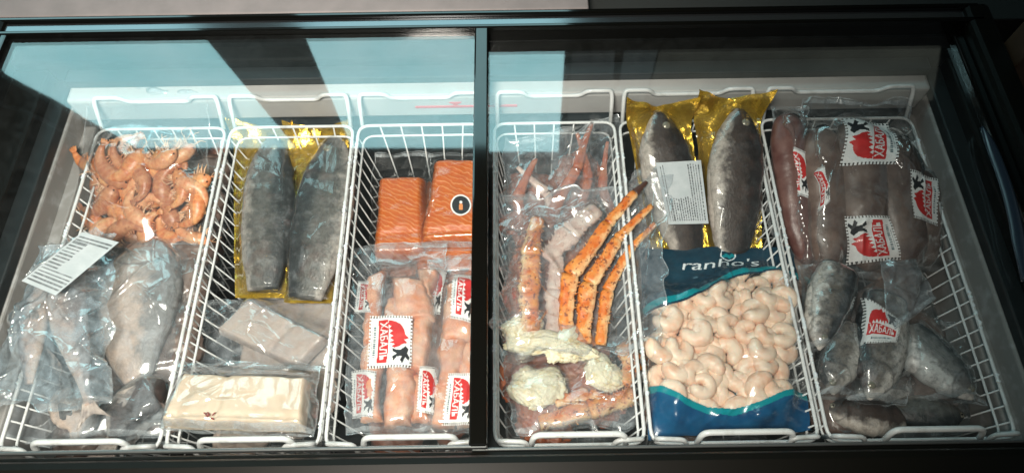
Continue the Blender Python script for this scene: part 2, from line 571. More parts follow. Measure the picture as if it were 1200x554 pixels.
def grid_faces(nt, ns, off=0):
    i = np.arange(nt * ns).reshape(nt, ns) + off
    return np.stack([i[:-1, :-1].ravel(), i[:-1, 1:].ravel(), i[1:, 1:].ravel(), i[1:, :-1].ravel()], 1)


def bil(G, s, t):
    """sample grid G (nt, ns, ...) at s,t in 0..1"""
    nt, ns = G.shape[:2]
    x = np.clip(np.asarray(s) * (ns - 1), 0, ns - 1.001); y = np.clip(np.asarray(t) * (nt - 1), 0, nt - 1.001)
    i = np.floor(x).astype(int); j = np.floor(y).astype(int)
    fx = x - i; fy = y - j
    if G.ndim == 3:
        fx = fx[..., None]; fy = fy[..., None]
    return (G[j, i] * (1 - fx) + G[j, i + 1] * fx) * (1 - fy) + (G[j + 1, i] * (1 - fx) + G[j + 1, i + 1] * fx) * fy


# ------------------------------------------------------------------ packs: a film draped over its contents
class Pack:
    def __init__(s, name, label, cat, corners, z, group=None):
        """corners: photo pixels TL, TR, BR, BL of the lying pack; z: height of its lower plane at back and front"""
        zb, zf = (z, z) if np.isscalar(z) else z
        s.C = np.array([at(*corners[0], zb), at(*corners[1], zb), at(*corners[2], zf), at(*corners[3], zf)])
        s.o = s.C.mean(0)
        ex = (s.C[1] - s.C[0] + s.C[2] - s.C[3]) / 2
        ey = (s.C[0] - s.C[3] + s.C[1] - s.C[2]) / 2
        s.W = np.linalg.norm(ex); s.L = np.linalg.norm(ey)
        s.n = np.cross(ex, ey); s.n /= np.linalg.norm(s.n)
        s.ex = ex / s.W; s.ey = np.cross(s.n, s.ex)
        s.e = empty(name, s.o, label, cat, group)
        s.pts = []
        s.part = {}

    def pt(s, px, py, h=0.0):
        d = rayd(px, py)
        o = s.o + s.n * h
        return CAMP + d * (np.dot(o - CAMP, s.n) / np.dot(d, s.n))

    def base(s, S, T):
        S = np.asarray(S)[..., None]; T = np.asarray(T)[..., None]
        return (s.C[3] * (1 - S) + s.C[2] * S) * (1 - T) + (s.C[0] * (1 - S) + s.C[1] * S) * T

    def st(s, P):
        """inverse of base for points (drops the height)"""
        P = np.asarray(P, float).reshape(-1, 3)
        S = np.full(len(P), .5); T = np.full(len(P), .5)
        for _ in range(12):
            B = s.base(S, T)
            dS = (s.C[2] - s.C[3])[None] * (1 - T)[:, None] + (s.C[1] - s.C[0])[None] * T[:, None]
            dT = (s.C[0] - s.C[3])[None] * (1 - S)[:, None] + (s.C[1] - s.C[2])[None] * S[:, None]
            R = P - B
            a, b = dS @ s.ex, dT @ s.ex
            c, d = dS @ s.ey, dT @ s.ey
            r, q = R @ s.ex, R @ s.ey
            det = a * d - b * c + 1e-12
            S = np.clip(S + (d * r - b * q) / det, -.5, 1.5); T = np.clip(T + (a * q - c * r) / det, -.5, 1.5)
        return S, T

    def add(s, name, v, f, mats, uv=None, mi=None, parent=None, drape=True):
        o = obj(name, v, f, mats, parent if parent is not None else s.e, uv, mi)
        if drape:
            s.pts.append(np.asarray(v, float).reshape(-1, 3))
        return o

    def film(s, mat='film', cell=.0017, iters=200, press=0.0, wr=.0025, wfreq=26., ang=.4, stretch=3.5, creases=70, soft=None, seed=1, eps=.0009,
             ragged=.012, edge_wave=.004, lift=None, name='film', bottom=None, lowfreq=0.0, seal=True):
        if soft is None:
            soft = .10 if mat == 'film_tight' else .18
        facet = 0.15 if mat == 'film_tight' else 1.1
        ns = max(12, int(s.W / cell)); nt = max(12, int(s.L / cell))
        S, T = np.meshgrid(np.linspace(0, 1, ns), np.linspace(0, 1, nt))
        Cn = np.full((nt, ns), -1.0)
        for P in s.pts:
            a, b = s.st(P)
            h = (P - s.o) @ s.n - (s.base(a, b) - s.o) @ s.n
            i = np.round(a * (ns - 1)).astype(int); j = np.round(b * (nt - 1)).astype(int)
            ok = (i >= 1) & (i < ns - 1) & (j >= 1) & (j < nt - 1)
            np.maximum.at(Cn, (j[ok], i[ok]), h[ok])
        for _ in range(2):
            Q = Cn.copy()
            for dj, di in ((0, 1), (1, 0), (0, -1), (-1, 0)):
                Q = np.maximum(Q, np.roll(np.roll(Cn, dj, 0), di, 1) - .0004)
            Cn = Q
        Cn = np.where(Cn > -.5, Cn + eps, 0.0)
        X = S * s.W; Y = T * s.L
        if lowfreq:
            Cn = np.maximum(Cn, lowfreq * np.clip(fbm(X * 14, Y * 14, seed + 70) + .15, 0, 1) * np.sin(PI * S) ** .5 * np.sin(PI * T) ** .5)
        H = Cn.copy()
        for _ in range(iters):
            A = .25 * (np.roll(H, 1, 0) + np.roll(H, -1, 0) + np.roll(H, 1, 1) + np.roll(H, -1, 1)) - press
            A[0] = A[-1] = 0; A[:, 0] = A[:, -1] = 0
            H = np.maximum(A, Cn)
        Hs = H.copy()
        for _ in range(9):
            A = .25 * (np.roll(Hs, 1, 0) + np.roll(Hs, -1, 0) + np.roll(Hs, 1, 1) + np.roll(Hs, -1, 1))
            A[0] = A[-1] = 0; A[:, 0] = A[:, -1] = 0
            Hs = A
        H = Hs + .0011 * np.clip(H / .004, 0, 1)
        s.H = H; s.ns, s.nt = ns, nt
        # creases: many straight folds of different length, most along one direction, some fanning out of a corner
        rg = np.random.default_rng(seed + 1000)
        W = np.zeros_like(X)
        nc = int(creases * .55 * s.W * s.L / .05)
        fan = [(rg.uniform(-.1, .4) * s.W, rg.uniform(.8, 1.1) * s.L), (rg.uniform(.6, 1.1) * s.W, rg.uniform(-.1, .2) * s.L)]
        for q in range(nc):
            cx, cy = rg.uniform(0, s.W), rg.uniform(0, s.L)
            if rg.random() < .35:
                fx, fy = fan[int(rg.integers(0, 2))]
                th = math.atan2(cy - fy, cx - fx) + rg.normal(0, .08)
            elif rg.random() < .75:
                th = ang + rg.normal(0, .28)
            else:
                th = rg.uniform(0, PI)
            ln = rg.uniform(.015, .07) * (1.7 if rg.random() < .25 else 1)
            sg = rg.uniform(.0012, .0032) + .05 * (ln - .01) * rg.random()
            am = wr * rg.uniform(.25, 1.0) * (1 if rg.random() < .75 else -.5)
            bend = rg.normal(0, 4.0)
            a_ = (X - cx) * math.cos(th) + (Y - cy) * math.sin(th)
            b_ = -(X - cx) * math.sin(th) + (Y - cy) * math.cos(th) + bend * a_ * a_
            m_ = (np.abs(a_) < ln) & (np.abs(b_) < sg * 6)
            prof = np.where(b_ > 0, np.exp(-np.abs(b_) / (sg * 1.8)), np.exp(-(b_ / sg) ** 2))
            W += np.where(m_, am * prof * np.clip(1 - (a_ / ln) ** 2, 0, 1), 0)
        Wm = None
        W = W * np.clip(.45 + 1.5 * vnoise(X * 11 + 3, Y * 11, seed + 21), .06, 1.15)
        W = np.clip(W, -wr * .4, wr * 1.6)
        Xd_ = X * math.cos(ang) + Y * math.sin(ang); Yd_ = -X * math.sin(ang) + Y * math.cos(ang)
        fo = np.abs(vnoise(Xd_ * wfreq * .55, Yd_ * wfreq * .38, seed + 77)) + .5 * np.abs(vnoise(Xd_ * wfreq * 1.2, Yd_ * wfreq * .8, seed + 78))
        W = W + facet * wr * (1 - fo)
        W = W + wr * soft * (fbm(X * wfreq, Y * wfreq / 1.6, seed + 31, 2) + .1)
        d = np.minimum(np.minimum(X, s.W - X), np.minimum(Y, s.L - Y))
        W = W + edge_wave * np.exp(-d / .012) * (fbm(X * 30, Y * 30, seed + 44, 2) + .25)
        if lift is not None:
            W = W + lift(S, T)
        # ragged outline
        rs = ragged * np.exp(-d / .02) * fbm(X * 26, Y * 26, seed + 60, 2)
        rt = ragged * np.exp(-d / .02) * fbm(X * 26, Y * 26, seed + 61, 2)
        G = s.base(S, T) + s.n * (H + np.maximum(W, -.0006))[..., None] + s.ex * rs[..., None] + s.ey * rt[..., None]
        s.G = G
        s.Gs = s.base(S, T) + s.n * H[..., None]
        m = M[mat] if isinstance(mat, str) else mat
        if seal:
            dc = .25 * (d[:-1, :-1] + d[1:, :-1] + d[:-1, 1:] + d[1:, 1:])
            dt = .5 * (np.minimum(Y, s.L - Y)[:-1, :-1] + np.minimum(Y, s.L - Y)[1:, 1:])
            smi = ((dc < .0022) | ((dt < .010) & (dt > .004))).astype(int).ravel()
            m = [m, M['film_seal']]
        else:
            smi = None
        s.filmobj = obj(name, G.reshape(-1, 3), grid_faces(nt, ns), m, s.e, np.stack([S.ravel(), T.ravel()], 1), smi)
        if bottom:
            k = 3
            Gb = s.base(S, T)[::k, ::k] + s.n * (-.0025 + .004 * fbm(X * 20, Y * 20, seed + 90, 2)[::k, ::k] * (d[::k, ::k] < .02))[..., None]
            obj('back_sheet', Gb.reshape(-1, 3), grid_faces(*Gb.shape[:2]), M[bottom], s.e)
        return s

    def inv(s, px, py):
        """pixel -> (s,t) on the smooth film"""
        PX, PY = project(s.Gs)
        a, b = s.st(s.pt(px, py, .02)); a, b = float(np.clip(a[0], 0, 1)), float(np.clip(b[0], 0, 1))
        for _ in range(14):
            e = .01
            f = lambda A, B: np.array([bil(PX, A, B), bil(PY, A, B)], float).ravel()
            p0 = f(a, b); J = np.stack([(f(min(1, a + e), b) - f(max(0, a - e), b)) / (min(1, a + e) - max(0, a - e)), (f(a, min(1, b + e)) - f(a, max(0, b - e))) / (min(1, b + e) - max(0, b - e))], 1)
            r = np.array([px, py]) - p0
            try:
                dq = np.linalg.solve(J, r)
            except Exception:
                break
            dq = np.clip(dq, -.12, .12)
            a = float(np.clip(a + .7 * dq[0], 0, 1)); b = float(np.clip(b + .7 * dq[1], 0, 1))
        return a, b

    def decal(s, name, raster, corners, mats, off=.0012, label=None, curl=0.0, rigid=0.0):
        """raster (ny,nx) of material indices, row 0 at the bottom, laid on the film between four photo pixels (TL,TR,BR,BL)"""
        ny, nx = raster.shape
        q = np.array([s.inv(*c) for c in corners])
        U, V = np.meshgrid(np.linspace(0, 1, nx + 1), np.linspace(0, 1, ny + 1))
        st = lambda k: (q[3, k] * (1 - U) + q[2, k] * U) * (1 - V) + (q[0, k] * (1 - U) + q[1, k] * U) * V
        A, B = st(0), st(1)
        P = bil(s.G, A, B)
        # soften the film's fine creases under the sticker, never sinking below it
        S2 = P.copy()
        for _ in range(10):
            S2[1:-1, 1:-1] = .25 * (S2[:-2, 1:-1] + S2[2:, 1:-1] + S2[1:-1, :-2] + S2[1:-1, 2:])
        if rigid:
            hm = float(((P - s.o) @ s.n).max()) * rigid + off
            c_ = [s.pt(*q_, hm) for q_ in corners]
            S2 = (c_[3] * (1 - U)[..., None] + c_[2] * U[..., None]) * (1 - V)[..., None] + (c_[0] * (1 - U)[..., None] + c_[1] * U[..., None]) * V[..., None]
        dh = np.maximum((P - S2) @ s.n, 0)
        P = (S2 if rigid else S2 + s.n * dh[..., None]) + s.n * off
        if curl:
            P = P + s.n * (curl * (np.abs(U - .5) * 2) ** 3)[..., None]
        F = grid_faces(ny + 1, nx + 1)
        mi = raster.ravel()
        k = mi >= 0
        o = obj(name, P.reshape(-1, 3), F[k], mats, s.e, None, mi[k])
        if label: o['label'] = label
        return o


def loft(path, n, a, b, seg=16, side=1.0, wob=None, sq=1.0):
    """body along path; a: half width across (in the pack plane), b: half height along n; v runs 0 dorsal to 1 belly"""
    P = np.asarray(path); K = len(P)
    T = np.gradient(P, axis=0); T /= np.linalg.norm(T, axis=1)[:, None]
    L = np.cross(n[None], T); L /= np.linalg.norm(L, axis=1)[:, None]
    Nn = np.cross(T, L)
    ph = np.linspace(0, 2 * PI, seg, endpoint=False)
    c, s_ = np.cos(ph), np.sin(ph)
    c = np.sign(c) * np.abs(c) ** sq; s_ = np.sign(s_) * np.abs(s_) ** sq
    V = P[:, None, :] + L[:, None, :] * (a[:, None] * c[None])[..., None] + Nn[:, None, :] * (b[:, None] * s_[None])[..., None]
    uv = np.stack([np.repeat(np.linspace(0, 1, K), seg), np.tile((1 - side * np.cos(ph)) / 2, K)], 1)
    F = []
    for i in range(K - 1):
        for k in range(seg):
            F.append((i * seg + k, i * seg + (k + 1) % seg, (i + 1) * seg + (k + 1) % seg, (i + 1) * seg + k))
    F.append(tuple(range(seg))[::-1]); F.append(tuple((K - 1) * seg + k for k in range(seg)))
    V = V.reshape(-1, 3)
    if wob:
        amp, fr, sd = wob
        d = fbm(uv[:, 0] * fr * 3, uv[:, 1] * fr, sd)
        V = V + (V - np.repeat(P, seg, 0)) * (amp * d)[:, None]
    return V, F, uv, (P, T, L, Nn)


FP_T = [0, .03, .07, .13, .20, .32, .48, .62, .75, .86, .94, 1.0]
FP_A = [.13, .34, .50, .70, .86, 1.0, .97, .80, .56, .33, .23, .22]
FP_P = [.05, .20, .36, .58, .76, .95, 1.0, .9, .75, .5, .3, .2]
FP_B = [.12, .36, .56, .78, .92, 1.0, .92, .74, .50, .28, .16, .12]


def fish(p, pts, wid, thick, side=1, mat='fish_trout', tail=True, eye=True, name='fish', fin='fin', cut=1.0, seg=22, hs=None, hang=.4, pect=True, prof=None, gill=.045):
    W = [p.pt(x, y, h) for x, y, h in pts]
    path = smooth_path(W, 10)
    d = np.r_[0, np.cumsum(np.linalg.norm(np.diff(path, axis=0), axis=1))]
    K = 56
    t = np.linspace(0, 1, K)
    path = np.stack([np.interp(t * d[-1], d, path[:, i]) for i in range(3)], 1)
    a = np.interp(t * cut, FP_T, prof or FP_A) * wid / 2
    b = np.interp(t * cut, FP_T, prof or FP_B) * thick / 2
    # gill-cover step
    g = 1 + gill * (1 / (1 + np.exp((t * cut - .215) * 160)))
    a = a * g; b = b * g
    V, F, uv, (P, T, L, Nn) = loft(path, p.n, a, b, seg, side, (.05, 4, random.randint(0, 99)), .92)
    uv[:, 0] *= cut
    body = p.add(name, V, F, M[mat], uv)
    if eye:
        i = int(.085 / cut * (K - 1)); i = max(2, i)
        c = P[i] + L[i] * side * a[i] * .28 + Nn[i] * b[i] * .93
        bmv = []
        r = wid * .075
        mb = MB()
        for (rr, hh, mi) in ((r, .0, 0), (r * .62, .0009, 1)):
            ring = [c + Nn[i] * hh]
            for q in range(5):
                el = q / 4 * PI / 2
                for k in range(14):
                    an = 2 * PI * k / 14
                    ring.append(c + (T[i] * math.cos(an) + L[i] * math.sin(an)) * rr * math.cos(el) + Nn[i] * (rr * .45 * math.sin(el) + hh))
            fs = []
            for q in range(4):
                for k in range(14):
                    fs.append((1 + q * 14 + k, 1 + q * 14 + (k + 1) % 14, 1 + (q + 1) * 14 + (k + 1) % 14, 1 + (q + 1) * 14 + k))
            mb.add(ring, fs, mi=mi)
        mb.build('eye', [M['eye_ring'], M['pupil']], body)
    if pect:
        i = int(.27 / cut * (K - 1))
        if i < K - 2:
            c = P[i] - L[i] * side * a[i] * .35 + Nn[i] * (b[i] * .93)
            V2 = []; q = 9
            for r_ in range(2):
                for k in range(q):
                    an = -.5 + .9 * k / (q - 1)
                    dr = T[i] * math.cos(an) - L[i] * side * math.sin(an)
                    V2.append(c + dr * (wid * (.06 + r_ * (.42 + .06 * math.sin(k * 2.2)))) + Nn[i] * (.0015 if r_ == 0 else -.001))
            F2 = [(k, k + 1, q + k + 1, q + k) for k in range(q - 1)]
            V2 = np.array(V2); V3 = np.vstack([V2, V2 + Nn[i] * .0012])
            F3 = F2 + [tuple(j + 2 * q for j in f)[::-1] for f in F2]
            obj('fin', V3, F3, M[fin], body)
    if tail and cut > .97:
        c = P[-1]; q = 15; V2 = []
        for r_ in range(4):
            for k in range(q):
                u = -1 + 2 * k / (q - 1)
                sp = (.11 + r_ / 3 * .36) * wid * u
                ln = r_ / 3 * wid * (.26 + .30 * abs(u) ** 1.4) - (.012 if r_ == 0 else 0)
                V2.append(c + T[-1] * ln + L[-1] * sp + Nn[-1] * .0012 * math.sin(k * 2.6) - Nn[-1] * b[-1] * r_ / 3)
        V2 = np.array(V2)
        V3 = np.vstack([V2 + Nn[-1] * .0012, V2 - Nn[-1] * .0012])
        f0 = [tuple(x) for x in grid_faces(4, q)]
        F3 = f0 + [tuple(int(j) + 4 * q for j in f)[::-1] for f in f0]
        obj('tail_fin', V3, F3, M[fin], body)
        p.pts.append(V2)
    return body


def slab(p, corners, h0, thick, r=.012, mat='fillet', name='fillet', seed=1, crease=(), rag=.0015, lump=.0012, dome=0., nu=56, nv=44):
    """a frozen block: rounded edges, uneven top, creases given as (axis, position, depth, width)"""
    C = [p.pt(x, y, h0 + thick * .6) for x, y in corners]
    u = np.linspace(0, 1, nu); v = np.linspace(0, 1, nv)
    cl = lambda x: .45 * x + .55 * (.5 - .5 * np.cos(PI * x))
    U, V = np.meshgrid(cl(u), cl(v))
    P = (C[3] * (1 - U)[..., None] + C[2] * U[..., None]) * (1 - V)[..., None] + (C[0] * (1 - U)[..., None] + C[1] * U[..., None]) * V[..., None]
    P = P - p.n * (((P - p.o) @ p.n)[..., None] - h0)
    W = np.linalg.norm(C[1] - C[0]); Lh = np.linalg.norm(C[0] - C[3])
    X = U * W; Y = V * Lh
    dx = np.minimum(X, W - X); dy = np.minimum(Y, Lh - Y)
    e = lambda d: np.sqrt(np.clip(1 - (1 - np.clip(d / r, 0, 1)) ** 2, 0, 1))
    h = thick * np.minimum(e(dx), 1) * e(dy)
    h = h + lump * fbm(X * 45, Y * 45, seed) * e(dx) * e(dy) + dome * np.sin(PI * U) * np.sin(PI * V)
    for ax, pos, dep, wd in crease:
        q = (X / W if ax == 'u' else Y / Lh) - pos + .03 * fbm(Y * 20, X * 20, seed + 3, 2)
        h = h - dep * np.exp(-(q / wd) ** 2) * e(dx) * e(dy)
    ed = np.exp(-np.minimum(dx, dy) / .02)
    P = P + p.ex * (rag * fbm(X * 30, Y * 30, seed + 4) * ed)[..., None] + p.ey * (rag * fbm(X * 30, Y * 30, seed + 7) * ed)[..., None]
    Pt = P + p.n * h[..., None]
    Vt = Pt.reshape(-1, 3); n0 = len(Vt)
    Vb = (P - p.n * .0008).reshape(-1, 3)
    F = np.vstack([grid_faces(nv, nu), grid_faces(nv, nu, n0)[:, ::-1]])
    uv = np.stack([U.ravel(), V.ravel()], 1)
    m = M[mat] if isinstance(mat, str) else mat
    return p.add(name, np.vstack([Vt, Vb]), F, m, np.vstack([uv, uv]))


def shrimp(p, c, ang, size, tilt, mat='shrimp', curl=2.6, seed=0):
    """whole cooked shrimp lying curled: big carapace, ringed tail, rostrum, feelers, legs"""
    rnd = random.Random(seed)
    ca, sa = math.cos(ang), math.sin(ang)
    A = p.ex * ca + p.ey * sa; B = -p.ex * sa + p.ey * ca
    Nn = p.n
    A = A * math.cos(tilt) + Nn * math.sin(tilt); Nn = np.cross(A, B)
    K = 26
    path = []
    x = y = 0.; th = .25
    st = size / K
    for i in range(K):
        path.append(c + A * x + B * y)
        t = i / (K - 1)
        x += math.cos(th) * st; y += math.sin(th) * st
        th += -(curl / K) * (0.3 if t < .42 else 1.5)
    path = np.array(path); path = path - path.mean(0) + c
    t = np.linspace(0, 1, K)
    a = np.interp(t, [0, .05, .14, .3, .4, .6, .8, .93, 1], [.05, .5, .85, 1.08, 1.0, .78, .52, .34, .28]) * size * .165
    ring = 1 + .06 * np.abs(np.sin(t * PI * 8)) * (t > .42)
    a = a * ring
    V, F, uv, fr = loft(path, Nn, a, a * .82, 12, 1)
    mb = MB(); mb.add(V, F, uv, 0)
    P, T, L, N2 = fr
    # tail fan
    for k in (-1, -.35, .35, 1):
        d = T[-1] * math.cos(k * .55) + L[-1] * math.sin(k * .55)
        v, f, u, _q = loft(np.array([P[-1] - T[-1] * .002, P[-1] + d * size * .06, P[-1] + d * size * .13]), N2[-1], np.array([.012, .035, .012]) * size, np.array([.008, .008, .004]) * size, 8)
        mb.add(v, f, u, 0)
    # rostrum, feelers, legs on the inner side of the curl
    hd = P[0]
    v, f, u = tube(smooth_path([hd + T[0] * .004 * 1, hd - T[0] * size * .09 + L[0] * size * .02, hd - T[0] * size * .17 + L[0] * size * .05], 4), np.linspace(.012, .002, 9) * size, 6)
    mb.add(v, f, u, 0)
    for k in range(2):
        e = hd - T[0] * size * rnd.uniform(.14, .26) + L[0] * size * rnd.uniform(-.2, .2)
        m_ = (hd + e) / 2 + L[0] * size * rnd.uniform(-.1, .1) + N2[0] * .003
        v, f, u = tube(smooth_path([hd, m_, e], 6), .0006, 5); mb.add(v, f, u, 1)
    for k in range(6):
        i = 3 + k
        s0 = P[i] - L[i] * a[i] * .8
        e = s0 - L[i] * size * rnd.uniform(.10, .2) - T[i] * size * rnd.uniform(-.05, .16)
        v, f, u = tube([s0, (s0 + e) / 2 + N2[i] * .002, e], [.0017, .0013, .0006], 5); mb.add(v, f, u, 1)
    for k in range(5):
        i = 11 + k * 2
        s0 = P[i] - L[i] * a[i] * .85
        e = s0 - L[i] * size * .07 + T[i] * size * .03
        v, f, u = tube([s0, e], [.0022, .001], 5); mb.add(v, f, u, 0)
    for sg in (-1, 1):
        e0 = P[2] + N2[2] * a[2] * .55 * 1 + L[2] * sg * a[2] * .62
        v, f, u = tube([e0 - T[2] * .0016, e0, e0 + T[2] * .0016], [.0008, .0021, .0008], 7); mb.add(v, f, u, 2)
    o = mb.build('shrimp', [M[mat], M['antenna'], M['pupil']], p.e)
    p.pts.append(V)
    return o


def peeled(p, c, ang, size, tx, ty, curl=4.3, seed=0):
    rnd = random.Random(seed)
    A = p.ex * math.cos(ang) + p.ey * math.sin(ang)
    B = np.cross(p.n, A)
    A = A + p.n * tx; A /= np.linalg.norm(A)
    B = B + p.n * ty; B -= A * B.dot(A); B /= np.linalg.norm(B)
    Nn = np.cross(A, B)
    K = 26
    t = np.linspace(0, 1, K)
    th = t * curl
    rr = size * (1.04 - .34 * t)
    path = c + A * (rr * np.cos(th))[:, None] + B * (rr * np.sin(th))[:, None] + Nn * (size * .75 * (.5 - t))[:, None]
    a = np.interp(t, [0, .03, .1, .3, .6, .85, .95, 1], [.35, .72, .95, 1.05, 1, .78, .62, .35]) * size * .92
    V, F, uv, fr = loft(path, Nn, a, a * .95, 14, 1, (.06, 5, seed))
    # vein groove along the outer back
    g = np.exp(-((uv[:, 1] - 1.0) / .05) ** 2)
    P = np.repeat(fr[0], 14, 0)
    V = V - (V - P) * (g * .16)[:, None]
    # ring grooves between the segments
    V = V - (V - P) * (.06 * (np.abs(np.sin(uv[:, 0] * PI * 6)) < .25))[:, None]
    return p.add('peeled_shrimp', V, F, M['prawn'], uv)


def crab_leg(p, pts, radii, mat='crab', name='crab_leg', tip=None, seed=0, spines=90, flat=.66, drape=True):
    """leg of several tapering segments with swollen joints and spines; pts (px,py,h) are the joints"""
    rnd = random.Random(seed)
    W = [p.pt(x, y, h) for x, y, h in pts]
    mb = MB()
    for k in range(len(W) - 1):
        q0, q1 = W[k], W[k + 1]
        n = 16
        t = np.linspace(0, 1, n)
        bow = np.cross(p.n, (q1 - q0)); bow /= np.linalg.norm(bow) + 1e-9
        path = q0 + (q1 - q0) * t[:, None] + bow * (np.sin(t * PI) * np.linalg.norm(q1 - q0) * .03 * rnd.uniform(-1, 1))[:, None]
        r = radii[k] + (radii[k + 1] - radii[k]) * t
        r = r * np.interp(t, [0, .06, .2, .5, .86, .96, 1], [.88, 1.0, .95, .93, 1.08, 1.08, .9])
        V, F, uv, fr = loft(path, p.n, r, r * flat, 16, 1, (.22, 7, seed * 7 + k), .72)
        mi = 1 if (tip and k == len(W) - 2) else 0
        mb.add(V, F, uv, mi)
        if drape: p.pts.append(V)
        P, T, L, Nn = fr
        for _ in range(int(spines / max(1, len(W) - 1))):
            i = rnd.randint(2, n - 3); an = rnd.uniform(-.2, PI + .2)
            d = L[i] * math.cos(an) + Nn[i] * math.sin(an) * flat
            b0 = P[i] + d * r[i] * .9
            l = r[i] * rnd.uniform(.2, .6)
            v, f, u = tube([b0 - d * .001, b0 + (d * .8 + T[i] * .4) * l], [r[i] * .17, r[i] * .02], 5)
            mb.add(v, f, u, mi)
    return mb.build(name, [M[mat], M[tip] if tip else M[mat]], p.e)


def lump(p, c, rx, ry, rz, mat, name, seed=0, amp=.28, fr=3.2, yaw=0.):
    bm = bmesh.new()
    bmesh.ops.create_icosphere(bm, subdivisions=5, radius=1)
    V = np.array([v.co[:] for v in bm.verts]); F = [[v.index for v in f.verts] for f in bm.faces]
    bm.free()
    d = fbm(V[:, 0] * fr + 3 * V[:, 2], V[:, 1] * fr - 2 * V[:, 2], seed, 4)
    d2 = 1 - np.abs(vnoise(V[:, 0] * fr * 1.6 + V[:, 2], V[:, 1] * fr * 1.6 + 2.2 * V[:, 2], seed + 9))
    V = V * (1 + amp * d + amp * .4 * d2)[:, None]
    ex = p.ex * math.cos(yaw) + p.ey * math.sin(yaw); ey = np.cross(p.n, ex)
    Wv = c + ex * (V[:, 0] * rx)[:, None] + ey * (V[:, 1] * ry)[:, None] + p.n * (V[:, 2] * rz)[:, None]
    return p.add(name, Wv, F, M[mat])


def meat_clump(p, px, py, h, rx, ry, seed):
    rn = random.Random(seed)
    for k in range(4):
        c_ = p.pt(px, py, h + rn.uniform(-.002, .005)) + p.ex * rn.uniform(-.6, .6) * rx + p.ey * rn.uniform(-.6, .6) * ry
        lump(p, c_, rx * rn.uniform(.6, .9), ry * rn.uniform(.55, .9), .015, 'meat', 'crab_meat', seed * 10 + k, amp=.24, fr=2.6, yaw=rn.uniform(-.8, .8))


# ------------------------------------------------------------------ raster lettering and marks
def text_tris(body, shear=0.0):
    cu = bpy.data.curves.new('lettering', 'FONT')
    cu.body = body; cu.resolution_u = 6; cu.shear = shear
    o = bpy.data.objects.new('lettering', cu)
    COL.objects.link(o)
    bpy.context.view_layer.update()
    dg = bpy.context.evaluated_depsgraph_get()
    me = o.evaluated_get(dg).to_mesh()
    me.calc_loop_triangles()
    V = np.array([v.co[:2] for v in me.vertices]); T = np.array([t.vertices[:] for t in me.loop_triangles])
    o.evaluated_get(dg).to_mesh_clear()
    bpy.data.objects.remove(o); bpy.data.curves.remove(cu)
    mn, mx = V.min(0), V.max(0)
    return (V - mn) / (mx - mn), T


def fill_tris(X, Y, V, T, mask=None):
    m = np.zeros(X.shape, bool)
    for a, b, c in T:
        A, B, C = V[a], V[b], V[c]
        d = (B[1] - C[1]) * (A[0] - C[0]) + (C[0] - B[0]) * (A[1] - C[1])
        if abs(d) < 1e-12: continue
        w0 = ((B[1] - C[1]) * (X - C[0]) + (C[0] - B[0]) * (Y - C[1])) / d
        w1 = ((C[1] - A[1]) * (X - C[0]) + (A[0] - C[0]) * (Y - C[1])) / d
        m |= (w0 >= 0) & (w1 >= 0) & (w0 + w1 <= 1)
    return m


def fill_poly(X, Y, poly):
    m = np.zeros(X.shape, bool)
    n = len(poly)
    for i in range(n):
        x0, y0 = poly[i]; x1, y1 = poly[(i + 1) % n]
        if y0 == y1: continue
        c = ((y0 <= Y) & (Y < y1)) | ((y1 <= Y) & (Y < y0))
        m ^= c & (X < (x1 - x0) * (Y - y0) / (y1 - y0) + x0)
    return m


KH = text_tris('ХАБАЛЬ')
BEAR = [(.10, .47), (.12, .62), (.17, .74), (.26, .82), (.36, .85), (.42, .93), (.46, .83), (.52, .90), (.55, .79), (.60, .72), (.63, .62), (.60, .55),
        (.56, .63), (.53, .50), (.49, .60), (.45, .50), (.41, .58), (.36, .49), (.31, .57), (.27, .47), (.22, .52), (.18, .45)]
FIG = [(.58, .86), (.64, .93), (.72, .90), (.80, .96), (.86, .93), (.80, .86), (.92, .80), (.86, .75), (.78, .79), (.80, .68), (.88, .60), (.80, .58), (.74, .68),
       (.70, .58), (.64, .57), (.67, .68), (.66, .77)]


def stamp_raster(nx=84, ny=76):
    """white stamp with perforated edge, red beast, black figure, red band with white lettering, small print"""
    X, Y = np.meshgrid((np.arange(nx) + .5) / nx, (np.arange(ny) + .5) / ny)
    R = np.zeros((ny, nx), int)
    per = 1 / 15.0
    sc = lambda q: np.abs(((q / per) % 1) - .5)
    for D, Q in ((X, Y), (1 - X, Y), (Y, X), (1 - Y, X)):
        R[(D < .022) & (sc(Q) < .2)] = -1
        R[(D >= .022) & (D < .046) & (sc(Q) < .24) & (R == 0)] = 2
    R[fill_poly(X, Y, BEAR)] = 1
    R[fill_poly(X, Y, FIG)] = 2
    yb = .20 + .03 * np.sin(X * PI); yt = .43 + .05 * np.sin(X * PI)
    band = (X > .10) & (X < .90) & (Y > yb) & (Y < yt)
    R[band] = 1
    V, T = KH
    V = np.stack([.14 + V[:, 0] * .72, .235 + V[:, 1] * .185 + .04 * np.sin((.14 + V[:, 0] * .72) * PI) - .005], 1)
    # heavier strokes: union of small shifts
    m = np.zeros(X.shape, bool)
    for dx in (-.004, .004):
        m |= fill_tris(X - dx, Y, V, T)
    R[m & band] = 0
    sp = (Y > .105) & (Y < .155) & (X > .2) & (X < .8) & (((X * 23) % 1) < .62)
    R[sp] = 3
    sp = (Y > .062) & (Y < .085) & (X > .3) & (X < .7) & (((X * 31) % 1) < .5)
    R[sp] = 3
    return R


STAMP = stamp_raster()
STK = [M['stk_white'], M['stk_red'], M['stk_black'], M['stk_grey']]


